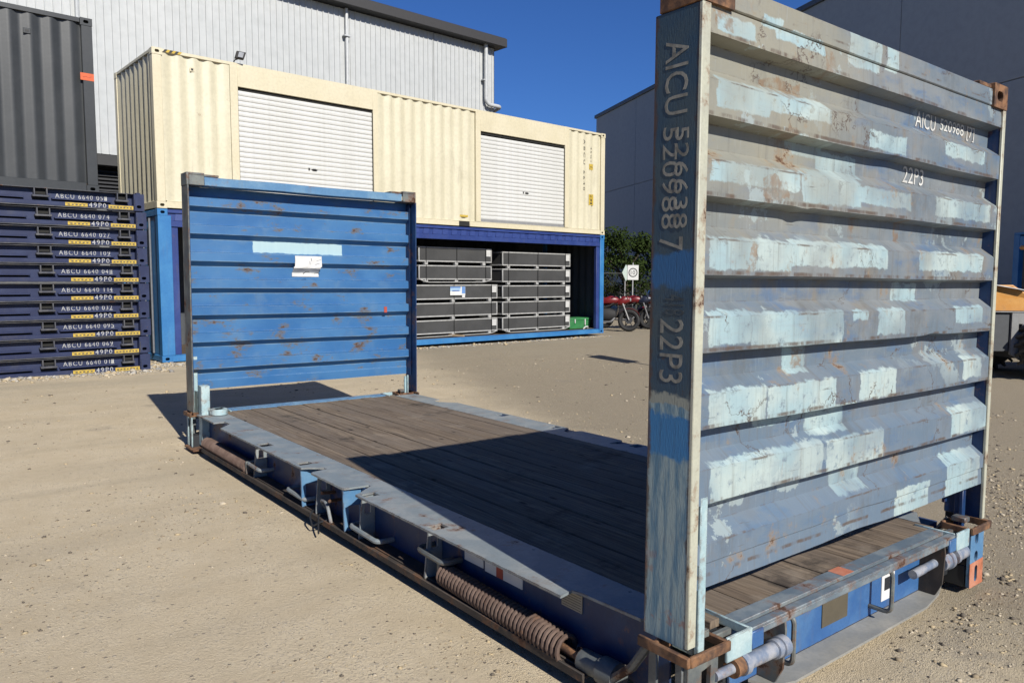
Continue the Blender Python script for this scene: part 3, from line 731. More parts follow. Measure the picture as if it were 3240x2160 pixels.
    m = MB().box(.1225, .1275, 1.345, 1.505, .195, .262).box(.1225, .1275, 1.04, 1.33, .188, .262); m.build('reflective_strip', M['paper'], root, smooth=False)
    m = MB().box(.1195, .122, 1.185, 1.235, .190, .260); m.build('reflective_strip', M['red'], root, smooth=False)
    m = MB().box(.1215, .1275, .645, .77, .215, .305)  # its pale colour paints a sunlit patch on the side web
    dp = m.build('beam_plate', plain('pale_sun_patch', (.46, .42, .33), .6), root, smooth=False)
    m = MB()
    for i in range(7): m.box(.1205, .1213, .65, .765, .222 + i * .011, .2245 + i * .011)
    m.build('patch_lines', M['bronze'], dp, smooth=False)

    # ---- end beams
    def end_beam(fy, main):
        Y = (lambda y: L - y) if fy else (lambda y: y)
        def B(mb, a, b_, y0, y1, z0, z1): return mb.box(a, b_, Y(y0), Y(y1), z0, z1)
        steel = M['sill'] if main else M['blue_far']
        m = MB(); B(m, .36, W - .36, .052, .124, .312, .332); m.build('sill_bar', steel, root, .003)
        m = MB(); B(m, .36, W - .36, -.006, .034, .318, .331); B(m, .36, W - .36, -.004, .006, .29, .3175); m.build('sill_lip', steel, root, .003); m = MB(); B(m, .37, W - .37, .0345, .0515, .296, .306); m.build('sill_gap_shade', M['gap_shade'], root)  # black strip paints the shade in the gap between the sill bars
        m = MB(); B(m, .40, W - .40, .116, .127, .033, .3115); m.build('end_web', M['blue'] if main else M['navy'], root, .002)
        fn = lambda p, q, c: (p, Y(q), c)
        plate([(.52, .1155), (.56, .03), (.66, -.004), (1.80, -.002), (2.02, .035), (2.26, .1155)], [], fn, .022, .033).build('end_flange', M['dirtplate'], root, .002)
        for x in (.585, 1.975):
            f2 = lambda p, q, c: (c, Y(p), q)
            plate([(.0345, .318), (.002, .30), (-.004, .255), (.004, .10), (.035, .035), (.1155, .035), (.1155, .318)], [], f2, x - .006, x + .006).build('end_gusset', M['grime'] if x < 1 else M['flange'], root, .002)
        for x in (.665, 1.465):
            q = rounded([(x, Y(.116), .285), (x, Y(.012), .285), (x, Y(.012), .085), (x, Y(.116), .085)], .035)
            MB().tube(q, .0105, 8).build('lashing_ring', M['grime'] if main else M['navy'], root)
        if not main: return
        B(MB(), 1.05, 1.262, .1115, .1155, .092, .262).build('beam_plate', M['bronze'], root, smooth=False)
        text('7', .028, .05, lambda p, q, c: (1.14 + p, .1112 - c, .205 + q)).build('chalk_mark', M['letter_white'], root, smooth=False)
        sg = B(MB(), 1.575, 1.70, .1115, .1155, .075, .275).build('warning_label', M['paper'], root, smooth=False)
        MB().box(1.60, 1.69, .1085, .111, .125, .185).build('black_block', M['black'], sg, smooth=False)
        MB().tube(rounded([(1.61, .1105, .20), (1.62, .1105, .25), (1.65, .1105, .262), (1.67, .1105, .23), (1.65, .1105, .20)], .02), .0025, 5).build('symbol', M['bronze'], sg)
        B(MB(), 1.10, 1.19, .052, .1235, .3322, .3334).build('orange_mark', M['orange'], root, smooth=False)
        # lock pins
        pl = MB().lathe((.15, .0, .212), (.585, -.004, .205), [(0, 0), (0, .018), (.33, .018), (.335, .040), (.40, .040), (.405, .029), (.80, .029), (.805, .037), (.86, .037), (.865, .033), (.88, .033), (.885, .040), (.97, .040), (.975, .026), (1, .026)], 20)
        o = pl.build('lock_pin', M['pin'], root)
        MB().lathe((.25, 0, .21), (.295, 0, .21), [(0, .0), (0, .036), (1, .036), (1, 0)], 18).build('pin_washer', M['rust'], o)
        pr = MB().lathe((1.74, .045, .19), (1.97, .045, .196), [(0, 0), (0, .022), (.45, .022), (.46, .020), (1, .020)], 16); pr.build('lock_pin', M['pin'], root)
        pr = MB().lathe((1.985, .03, .196), (2.30, .03, .20), [(0, .0), (0, .042), (.20, .042), (.21, .049), (.3, .049), (.31, .024), (.46, .024), (.47, .042), (.56, .042), (.57, .036), (.9, .036), (.9, 0)], 20)
        pr.build('lock_pin', M['pin'], root)
    end_beam(False, True); end_beam(True, False)

    # ---- corner fittings
    def corner(mx, my):
        X = (lambda x: W - x) if mx else (lambda x: x)
        Y = (lambda y: L - y) if my else (lambda y: y)
        def B(mb, a, b_, y0, y1, z0, z1): return mb.box(X(a), X(b_), Y(y0), Y(y1), z0, z1)
        near_right = mx and not my
        # rusty ring bar round the foot of the post
        m = MB(); B(m, -.030, -.012, -.028, .20, .302, .340); B(m, -.0115, .205, -.030, -.014, .300, .338); B(m, .189, .205, -.0135, .13, .302, .336); B(m, -.0115, .184, .125, .143, .297, .336)
        B(m, -.0116, .10, -.0118, .02, .30, .31)
        m.build('ring_bar', M['rust'], root, .004)
        # face plate with openings
        fn = lambda p, q, c: (X(p), Y(c), q)
        out = [(.0, .005), (.16, .005), (.165, .08), (.165, .291), (0, .291)]
        if near_right:
            hs = [oval(.09, .235, .042, .07), oval(.085, .165, .04, .05), oval(.085, .075, .036, .085)]
            hs = [oval(.09, .262, .040, .062), oval(.09, .165, .040, .055), oval(.088, .072, .036, .088)]
        else:
            hs = [[(.075, .12), (.12, .13), (.125, .265), (.075, .255)]]
        fp = plate(out, hs, fn, -.004, .012)
        o = fp.build('face_plate', M['blue_far'] if near_right else M['grime'], root, .003)
        if near_right:
            MB().add([], [])
            lo = plate([(.001, .004), (.161, .004), (.166, .08), (.1655, .135), (.001, .14)], [oval(.088, .072, .036, .088)], fn, -.0062, -.0042)
            lo.build('orange_band', M['orange'], o, smooth=False)
        # straps on the outer side
        m = MB(); B(m, -.008, .004, .013, .045, .01, .2945); B(m, -.008, .004, .125, .165, .01, .2945); m.build('side_strap', M['grime'] if not my else M['cyan'], root, .003)
        m = MB(); B(m, .006, .16, .02, .16, .004, .118); B(m, .145, .16, .02, .11, .12, .29); B(m, .165, .36, .10, .125, .05, .29); m.build('base_casting', M['black'], root, .004)
        m = MB(); B(m, -.035, .10, -.0, .30, -.006, .012); m.build('foot_bar', M['rust'], root, .003)
        # light painted block and open pocket beside the post
        m = MB(); B(m, .206, .355, -.012, .0, .245, .338); B(m, .345, .357, .001, .20, .30, .336); m.build('pocket_plate', M['cyan'], root, .003)
        m = MB(); B(m, .356, .43, -.010, .002, .25, .316); m.build('pocket_tab', M['blue'], root, .003)
        m = MB(); B(m, .10, .16, .03, .10, .342, .37); B(m, .22, .33, .06, .085, .29, .315); m.build('wedge', M['grime'], root, .004)
        if my and not mx:
            m = MB(); m.lathe((X(.20), Y(.33), .33), (X(.20), Y(.33), .385), [(0, .0), (0, .075), (1, .075), (1, .045), (.6, .04), (.6, 0)], 20); m.box(X(.12), X(.28), Y(.33), Y(.26), .33, .37)
            m.build('pivot_boss', M['cyan'], root, .002)
            m = MB(); B(m, .06, .14, .16, .26, .03, .60); m.build('hinge_post', M['cyan'], root, .004)
        return o
    for a in (False, True):
        for b in (False, True): corner(a, b)
    return root
flat_rack()

# ------------------------------------------------------------------ containers
CO = Vector((1.493, 13.368, .092)); YAW = .068; PIT = .007
def cont_loc(sx, ty, hz):
    a = Vector((math.cos(YAW) * math.cos(PIT), math.sin(YAW) * math.cos(PIT), math.sin(PIT))); b = Vector((-math.sin(YAW), math.cos(YAW), 0)); c = a.cross(b)
    return CO + a * sx + b * ty + c * hz
CROT = (0, -PIT, YAW)

def corr(mb, x0, x1, z0, z1, y, fn=None, pitch=.278, depth=.036, th=.003):
    """corrugated steel sheet, ribs vertical; y is the outer plane, ribs go inwards by depth; fn maps (x,y,z)"""
    fn = fn or (lambda x, yy, z: (x, yy, z))
    pts = []; x = x0; ph = [(0, 0), (.072, 0), (.140, 1), (.210, 1), (.278, 0)]
    k = 0
    while x0 + k * pitch < x1:
        for px, d in ph[:-1]:
            xx = x0 + k * pitch + px * pitch / .278
            if xx < x1: pts.append((xx, y + d * depth))
        k += 1
    pts.append((x1, pts[-1][1]))
    n = len(pts)
    for t, rev in ((0, False), (th, True)):
        vs = [fn(p, q + t, z0) for p, q in pts] + [fn(p, q + t, z1) for p, q in pts]
        fs = [(i, i + 1, n + i + 1, n + i) for i in range(n - 1)]
        mb.add(vs, [f[::-1] for f in fs] if rev else fs)
    return mb

M['cream'] = paint('cream_container_paint', (.74, .685, .50), (.79, .735, .545), rust=.12, scale=1.2, dirt=.2, streak=.25, rough=.45, bump=.05)
M['cream_frame'] = paint('cream_frame_paint', (.77, .695, .49), (.81, .735, .535), rust=.1, scale=1.5, dirt=.12, streak=.15, rough=.45, bump=.05)
M['shutter'] = paint('white_shutter_paint', (.74, .74, .70), (.79, .79, .76), rust=0, scale=1.0, dirt=.05, streak=.12, rough=.45, bump=.03)
M['dark_gap'] = plain('dark_shadow_gap', (.02, .02, .018), .9)  # near-black fill painting the shade inside gaps, slots and pockets
M['cont_blue'] = paint('container_blue_paint', (.035, .20, .50), (.06, .26, .56), rust=.12, scale=2, dirt=.15, streak=.2, rough=.45)
M['cont_navy'] = paint('container_navy_paint', (.025, .052, .22), (.04, .075, .27), rust=.1, scale=2, dirt=.2, streak=.25, rough=.45)
M['cont_inside'] = paint('container_inner_paint', (.06, .07, .085), (.08, .09, .10), rust=.3, scale=2, dirt=.4, rough=.8)
M['cont_grey'] = paint('charcoal_container_paint', (.040, .044, .046), (.050, .054, .056), rust=0, scale=1.5, dirt=.1, streak=.12, rough=.42, dirtcol=(.10, .10, .095))
M['plywood'] = plain('container_floor_plywood', (.12, .085, .055), .8)
M['hazard_y'] = plain('hazard_yellow', (.65, .45, .05), .6)
M['yellow'] = plain('yellow_sticker', (.70, .49, .07), .6, var=.7, scale=18)
M['print'] = plain('black_print', (.03, .03, .03), .6)
HB = 2.81          # height of the lower container
HT = 5.669         # top of the upper container

def casting(name, x, y, z, mat, parent, dx=1, dy=1, s=(.178, .162, .118)):
    X = lambda p: x + p * dx; Yf = lambda p: y + p * dy
    m = plate([(X(0), z), (X(s[0]), z), (X(s[0]), z + s[2]), (X(0), z + s[2])], [oval(X(s[0] * .52), z + s[2] * .5, .079, .052)], lambda p, q, c: (p, c, q), Yf(0), Yf(.02))
    m.box(X(.001), X(.02), Yf(.0205), Yf(s[1]), z + .001, z + s[2] - .001); m.box(X(.0205), X(s[0] - .001), Yf(s[1] - .02), Yf(s[1]), z + .001, z + s[2] - .001)
    m.box(X(.0205), X(s[0] - .001), Yf(.0205), Yf(s[1] - .0205), z + s[2] - .02, z + s[2] - .001); m.box(X(.0205), X(s[0] - .001), Yf(.0205), Yf(s[1] - .0205), z + .001, z + .02)
    return m.build(name, mat, parent, .004)

def cream_container():
    r = empty('shipping_container', CO, CROT, label='cream container with two white roller doors, stacked on the open blue container', category='container')
    Lc, Wc = 12.192, 2.438; z0 = HB + .012; z1 = HT
    C, F = M['cream'], M['cream_frame']
    # frame
    m = MB(); m.box(.006, .16, .006, .15, z0 + .118, z1 - .118); m.box(Lc - .16, Lc - .006, .006, .15, z0 + .118, z1 - .118)
    m.box(.006, .16, Wc - .15, Wc - .006, z0 + .118, z1 - .118); m.box(Lc - .16, Lc - .006, Wc - .15, Wc - .006, z0 + .118, z1 - .118)
    m.build('corner_post', F, r, .006)
    for x, dx in ((0, 1), (Lc, -1)):
        for y, dy in ((0, 1), (Wc, -1)):
            for z in (z0, z1 - .118): casting('corner_casting', x, y, z, F, r, dx, dy)
    m = MB(); m.box(.18, Lc - .18, .008, .07, z1 - .062, z1 - .004); m.box(.18, Lc - .18, Wc - .07, Wc - .008, z1 - .062, z1 - .004); m.box(.008, .07, .165, Wc - .165, z1 - .062, z1 - .004); m.box(Lc - .07, Lc - .008, .165, Wc - .165, z1 - .062, z1 - .004)
    m.build('top_rail', F, r, .006)
    m = MB()
    for a, b in ((.18, 5.0), (5.33, 6.92), (7.25, Lc - .18)): m.box(a, b, .010, .06, z0 + .01, z0 + .125)
    m.box(.18, Lc - .18, .012, .10, z0 + .126, z0 + .140); m.box(.18, Lc - .18, Wc - .06, Wc - .01, z0 + .01, z0 + .14); m.box(.01, .06, .165, Wc - .165, z0 + .01, z0 + .14); m.box(Lc - .06, Lc - .01, .165, Wc - .165, z0 + .01, z0 + .14)
    m.build('bottom_rail', F, r, .004)
    m = MB(); m.box(5.0, 5.33, .03, .5, z0 + .012, z0 + .125); m.box(6.92, 7.25, .03, .5, z0 + .012, z0 + .125); m.build('fork_pocket', M['dark_gap'], r)  # pocket mouths filled dark for the shade inside them
    MB().grid(44, 1, lambda u, v: (.07 + (Lc - .14) * u, .07 + (Wc - .14) * v, z1 - .03 + .012 * (int(u * 44 + .5) % 2))).build('roof', C, r, smooth=False)
    MB().box(.1, Lc - .1, .11, Wc - .1, z0 + .1265, z0 + .14).build('floor', M['plywood'], r)
    # corrugated walls
    zb, zt = z0 + .141, z1 - .063
    for a, b in ((.162, 1.40), (4.68, 7.44), (10.72, Lc - .162)):
        corr(MB(), a, b, zb, zt, .022).build('side_panel', C, r)
    corr(MB(), .162, Lc - .162, zb, zt, .022, fn=lambda x, y, z: (x, Wc - y, z)).build('side_panel', C, r)
    corr(MB(), .152, Wc - .152, zb, zt, .022, fn=lambda x, y, z: (y, Wc - x, z)).build('end_panel', C, r)
    corr(MB(), .152, Wc - .152, zb, zt, .022, fn=lambda x, y, z: (Lc - y, x, z)).build('end_panel', C, r)
    # doors with their frames and headers
    for (f0, d0, d1, f1, ztop, zlow) in ((1.405, 1.555, 4.555, 4.675, 5.225, 3.02), (7.445, 7.60, 10.565, 10.715, 5.165, 3.03)):
        m = MB(); m.box(f0, d0, .004, .075, zb, zt + .058); m.box(d1, f1, .004, .075, zb, zt + .058); fr = m.build('door_frame', F, r, .005)
        MB().box(d0 + .001, d1 - .001, .007, .06, ztop, zt + .056).build('door_header', F, r, .004)
        m = MB(); m.box(d0 + .001, d1 - .001, .055, .11, ztop - .06, ztop - .0005); m.box(d0 + .001, d0 + .012, .03, .07, zlow - .06, ztop - .061); m.box(d1 - .012, d1 - .001, .03, .07, zlow - .06, ztop - .061)
        m.build('guide_slot', M['dark_gap'], r)
        door = empty('roller_door'); door.parent = r
        hs = .0975; n = int(round((ztop - .045 - zlow) / hs)); me = None
        for i in range(n):
            z = zlow + i * hs
            if me is None:
                p = [(0, .062), (.006, .052), (.014, .0475), (.05, .045), (.085, .0475), (.092, .052), (.0965, .062)]
                s_ = MB(); k = len(p)
                vs = [(d0 + .013, y, q) for q, y in p] + [(d1 - .013, y, q) for q, y in p]
                s_.add(vs, [(j, k + j, k + j + 1, j + 1) for j in range(k - 1)])
                o = s_.build('door_slat', M['shutter'], door); me = o.data
            else:
                o = bpy.data.objects.new('door_slat', me); COL.objects.link(o); o.parent = door
            o.location = (0, 0, z)
        MB().box(d0 + .013, d1 - .013, .03, .065, zlow - .075, zlow - .002).build('bottom_bar', plain('shutter_bottom_bar', (.5, .5, .5), .4, .4), door, .004)
        xm = d0 + (d1 - d0) * .52; zz = 3.80 if d0 < 5 else 3.78
        m = MB().box(xm - .10, xm - .07, .036, .0455, zz - .02, zz + .03); m.tube(rounded([(xm - .02, .046, zz), (xm - .02, .028, zz), (xm + .09, .028, zz), (xm + .09, .046, zz)], .01), .010, 6); m.box(xm + .0, xm + .07, .038, .0455, zz - .025, zz + .02)
        m.build('door_handle', M['print'], door)
    # markings
    m = MB()
    for i in range(3):
        x = .19 + i * .10; m.add([(x, .0055, z1 - .058), (x + .05, .0055, z1 - .058), (x + .09, .0055, z1 - .008), (x + .04, .0055, z1 - .008)], [(0, 1, 2, 3)])
    m.build('hazard_stripe', M['print'], r, smooth=False)
    m = MB()
    for i in range(3):
        x = .24 + i * .10; m.add([(x, .0052, z1 - .058), (x + .05, .0052, z1 - .058), (x + .09, .0052, z1 - .008), (x + .04, .0052, z1 - .008)], [(0, 1, 2, 3)])
    m.build('hazard_stripe', M['hazard_y'], r, smooth=False)
    vent = MB().box(.665, .745, .012, .0215, 5.35, 5.43).build('vent_cover', F, r, .004); MB().box(.685, .725, .0105, .0118, 5.37, 5.41).build('vent_grille', M['print'], vent)
    s1 = MB().box(11.54, 11.69, .0175, .0215, 4.61, 4.77).build('sticker', M['yellow'], r, smooth=False); text('45', .10, .05, lambda p, q, c: (11.565 + p, .0172 - c, 4.66 + q)).build('sticker_print', M['print'], s1, smooth=False)
    s2 = MB().box(11.535, 11.72, .0175, .0215, 3.63, 3.93).build('sticker', M['yellow'], r, smooth=False)
    text('9\'6"', .12, .06, lambda p, q, c: (11.565 + p, .0172 - c, 3.84 + q)).build('sticker_print', M['print'], s2, smooth=False); MB().box(11.60, 11.65, .0165, .0172, 3.73, 3.80).box(11.58, 11.67, .0165, .0172, 3.66, 3.70).build('sticker_print', M['print'], s2, smooth=False)
    MB().box(6.95, 7.20, .0175, .0215, 3.05, 3.10).build('sticker', M['yellow'], r, smooth=False)
    t = text('ABCU 6640', 1.40, .07, lambda p, q, c: (11.30 + q, .0212 - c - .001, 5.42 - p), spacing=1.4); t.build('vertical_number', M['print'], r, smooth=False)
    text('45G1', .40, .05, lambda p, q, c: (11.585 + q, .0212 - c - .001, 5.24 - p), spacing=1.3).build('vertical_number', M['print'], r, smooth=False)
    return r
cream_container()

def lower_container():
    r = empty('shipping_container', CO, CROT, label='blue open-sided container full of caged crates underneath the cream container', category='container')
    Lc, Wc = 12.192, 2.438; z1 = HB
    m = MB(); m.box(Lc - .17, Lc - .006, .004, .15, .118, z1 - .118); m.build('corner_post', M['cont_blue'], r, .006)
    m = MB(); m.box(.006, .24, .004, .15, .118, z1 - .118); m.build('corner_post', M['cont_blue'], r, .006)
    m = MB(); m.box(.006, .16, Wc - .15, Wc - .006, .118, z1 - .118); m.build('corner_post', M['cont_blue'], r, .006)
    m = MB(); m.box(Lc - .16, Lc - .006, Wc - .15, Wc - .006, .118, z1 - .118); m.build('corner_post', M['cont_blue'], r, .006)
    for x, dx in ((0, 1), (Lc, -1)):
        for y, dy in ((0, 1), (Wc, -1)):
            for z in (0, z1 - .118): casting('corner_casting', x, y, z, M['cont_blue'], r, dx, dy)
    m = MB(); m.box(Lc - .30, Lc - .172, .03, .12, .13, 2.48); m.box(.242, .36, .03, .12, .13, 2.48); m.build('inner_post', M['cont_navy'], r, .005)
    # header: rail, recess with a row of pressed pockets, top rail
    m = MB(); m.box(.18, Lc - .18, .006, .07, 2.49, 2.60); m.build('header_rail', M['cont_navy'], r, .006)
    m = MB(); m.box(.18, Lc - .18, .035, .08, 2.601, 2.74); m.build('header_rail', M['cont_navy'], r, .004); m = MB(); m.box(.18, Lc - .18, .004, .08, 2.741, z1 - .006); m.build('header_rail', M['cont_navy'], r, .004)
    me = None
    for i in range(42):
        x = .30 + i * .278
        if me is None:
            o = MB().hexa([(0, .010, 2.605), (.15, .010, 2.605), (.15, .0345, 2.605), (0, .0345, 2.605)], [(.03, .028, 2.735), (.18, .028, 2.735), (.18, .0345, 2.735), (.03, .0345, 2.735)]).build('header_rib', M['cont_navy'], r); me = o.data
        else:
            o = bpy.data.objects.new('header_rib', me); COL.objects.link(o); o.parent = r
        o.location = (x, 0, 0)
    m = MB(); m.box(.18, Lc - .18, .006, .10, .0, .115); m.box(.18, Lc - .18, .02, .09, .1155, .128); m.build('bottom_sill', M['cont_blue'], r, .005)
    MB().box(.17, Lc - .17, .105, Wc - .1, .06, .118).build('floor', M['plywood'], r)
    MB().box(.05, Lc - .05, .085, Wc - .05, z1 - .04, z1 - .012).build('roof', M['cont_inside'], r)
    corr(MB(), .162, Lc - .162, .12, z1 - .045, .022, fn=lambda x, y, z: (x, Wc - y, z)).build('back_panel', M['cont_inside'], r)
    corr(MB(), .152, Wc - .152, .12, z1 - .045, .022, fn=lambda x, y, z: (Lc - y, x, z)).build('end_panel', M['cont_inside'], r)
    # closed door end with lock rods
    m = MB(); m.box(.03, .07, .165, Wc - .165, .12, z1 - .12); e = m.build('end_door', M['cont_blue'], r, .004)
    for y in (.45, .85, 1.55, 1.95):
        MB().cyl((-.01, y, .15), (-.01, y, z1 - .15), .02, 8).build('lock_rod', plain('rod_steel_%d' % int(y * 100), (.35, .37, .4), .4, .5), e)
    m = MB(); m.box(.008, .06, .16, Wc - .16, 0.01, .118); m.box(.008, .06, .16, Wc - .16, z1 - .118, z1 - .01); m.build('end_sill', M['cont_blue'], r, .004)
    return r
lower_container()

# floodlight on the cream container
def floodlight():
    o = empty('floodlight', cont_loc(1.49, .03, HT), CROT, label='small black floodlight clamped to the roof edge of the cream container', category='floodlight')
    m = MB(); m.hexa([(-.02, -.16, .10), (.20, -.22, .08), (.21, -.14, .06), (-.01, -.08, .08)], [(.02, -.20, .29), (.25, -.26, .27), (.25, -.19, .25), (.03, -.13, .27)]); m.build('lamp_housing', M['print'], o, .006)
    MB().add([(.04, -.205, .12), (.16, -.235, .11), (.19, -.262, .25), (.07, -.229, .26)], [(0, 1, 2, 3)]).build('lens', plain('lamp_glass', (.45, .47, .5), .2), o, smooth=False)
    o.scale = (.72, .72, .66)
    MB().tube(rounded([(.02, .02, -.02), (.02, .0, .06), (.10, -.10, .10), (.10, -.13, .16)], .03), .016, 6).build('bracket', M['print'], o)
floodlight()

# ------------------------------------------------------------------ caged crates inside the lower container
M['cage'] = paint('galvanised_cage_frame', (.42, .42, .41), (.52, .52, .50), rust=.15, scale=8, dirt=.25, rough=.45, rand=True)
def mesh_panel():
    s = NT('dark_mesh_panel'); v = s.obj()
    ck = s.n('ShaderNodeTexWave'); ck.wave_type = 'BANDS'; ck.bands_direction = 'DIAGONAL'; s.l(s.mapv(v, (1, 0, 1)), ck.inputs[0]); ck.inputs['Scale'].default_value = 45
    c = s.mix(s.ramp(ck.outputs['Fac'], .3, .8, 0, .5), (.035, .036, .037), (.085, .085, .083))
    c = s.mix(s.ramp(s.noise(v, 1.5, 3), .4, .65, 0, .3), c, (.10, .10, .10))
    return s.fin(c, .7)
M['mesh'] = mesh_panel(); M['strap'] = plain('black_strap', (.015, .015, .015), .5); M['tag'] = plain('white_tag', (.66, .66, .64), .7); M['bluepos'] = plain('pale_blue_poster', (.42, .60, .78), .6, var=.1); M['bluedk'] = plain('poster_dark_blue', (.05, .14, .45), .6)

def crates():
    def crate(x0, x1, z0, z1, label, tag=True, dep=1.55, bowed=False):
        w = x1 - x0; h = z1 - z0
        o = empty('crate', cont_loc(x0, .30, z0), CROT, label=label, category='crate', group='caged crates stacked inside the blue container')
        t = .032; m = MB()
        for y in (0, dep - t):
            m.box(0, w, y, y + t, 0, t); m.box(0, w, y, y + t, h - t, h); m.box(0, t, y + .001, y + t - .001, t, h - t); m.box(w - t, w, y + .001, y + t - .001, t, h - t)
        for x in (0, w - t):
            m.box(x, x + t, t, dep - t, 0, t); m.box(x, x + t, t, dep - t, h - t, h)
        m.build('frame', M['cage'], o, .004)
        m = MB(); m.box(t, w - t, .014, .02, t, h - t); m.build('front_panel', M['mesh'], o, smooth=False)
        m = MB(); m.box(.012, .018, t, dep - t, t, h - t); m.box(w - .018, w - .012, t, dep - t, t, h - t); m.build('side_panel', M['mesh'], o, smooth=False)
        MB().box(t, w - t, t, dep - t, h - .02, h - .014).build('lid', M['mesh'], o, smooth=False)
        m = MB()
        for x in (.18, w * .48, w - .30): m.box(x, x + .09, .004, .10, -.068, -.0005); m.box(x, x + .09, dep - .12, dep - .02, -.068, -.0005)
        m.build('foot', M['cage'], o, .003)
        m = MB()
        for x in (.21, w * .50, w - .21): m.box(x, x + .014, -.006, -.0015, -.02, h + .012); m.box(x, x + .014, -.006, dep + .004, h + .0005, h + .004)
        m.build('strap', M['strap'], o, smooth=False)
        if tag: MB().box(w - .19, w - .05, -.010, -.007, h - .20, h - .035).build('tag', M['tag'], o, smooth=False)
        if bowed:
            MB().tube(rounded([(.02, -.015, .01), (.22, -.02, -.058), (w - .25, -.02, -.058), (w - .02, -.015, .01)], .2, 6), .012, 6).build('lifting_strap', M['cage'], o)
        return o
    LZ = [(.215, .555), (.63, .97), (1.05, 1.41), (1.53, 1.88), (1.96, 2.32)]; RZ = [(.215, .555), (.62, .965), (1.045, 1.385), (1.47, 1.82), (1.90, 2.26)]
    nm = ['bottom', 'second from bottom', 'middle', 'second from top', 'topmost']
    for i, (a, b) in enumerate(LZ):
        x0, x1 = (5.93, 8.20) if i > 2 else (5.55, 8.39)
        o = crate(x0, x1, a, b, ('%s crate of the left-hand stack inside the blue container' % nm[i]) if i != 2 else 'crate with a blue and white poster in the left-hand stack', tag=i in (0, 2, 4), bowed=i in (0, 3))
        if i == 2:
            p = MB().box(1.30, 1.77, -.012, -.008, h0 := .10, .31).build('poster', M['paper'], o, smooth=False); MB().box(1.30, 1.62, -.0145, -.0125, .20, .309).build('poster_field', M['bluepos'], p, smooth=False)
            MB().box(1.30, 1.62, -.0165, -.0146, .275, .309).box(1.66, 1.765, -.0145, -.0125, .14, .309).build('poster_band', plain('poster_mid_blue', (.16, .32, .66), .6), p, smooth=False); MB().box(1.36, 1.58, -.0165, -.0146, .20, .225).build('poster_picture', M['bluedk'], p, smooth=False)
            MB().box(1.67, 1.76, -.012, -.008, .045, .095).build('tag', M['paper'], o, smooth=False)
    for i, (a, b) in enumerate(RZ):
        crate(8.56, 11.10, a, b, '%s crate of the right-hand stack inside the blue container' % nm[i], tag=True, bowed=i == 0)
    # timber end sticking out under the left stack
    MB().hexa([(0, 0, 0), (.07, 0, 0), (.03, .7, .02), (-.04, .7, .02)], [(0, 0, .05), (.07, 0, .05), (.03, .7, .07), (-.04, .7, .07)]).build('timber_offcut', plain('pale_timber', (.36, .27, .17), .8), None, .004, label='short timber offcut poking out under the left-hand crate stack', category='timber').matrix_world = Matrix.Translation(cont_loc(7.05, .02, .13)) @ Matrix.Rotation(.55, 4, 'Z')
    g = empty('toolbox', cont_loc(11.14, .36, .13), CROT, label='green toolbox on the floor of the blue container beside the crates', category='toolbox')
    GM = paint('green_box_paint', (.035, .22, .07), (.05, .27, .09), rust=.1, scale=6, dirt=.25)
    MB().hexa([(.03, .02, 0), (.87, .02, 0), (.87, .5, 0), (.03, .5, 0)], [(0, 0, .24), (.90, 0, .24), (.90, .52, .24), (0, .52, .24)]).build('body', GM, g, .01)
    MB().box(-.012, .912, -.012, .532, .241, .315).build('lid', GM, g, .012); MB().box(.62, .66, -.022, -.0125, .10, .28).box(.2, .24, -.022, -.0125, .17, .28).build('latch', M['tag'], g, .003)
    MB().tube(rounded([(.74, -.02, 0), (.72, -.05, .06), (.60, -.05, .05), (.55, -.03, -.01)], .03), .022, 6).build('rag', None or M['tag'], g)
crates()

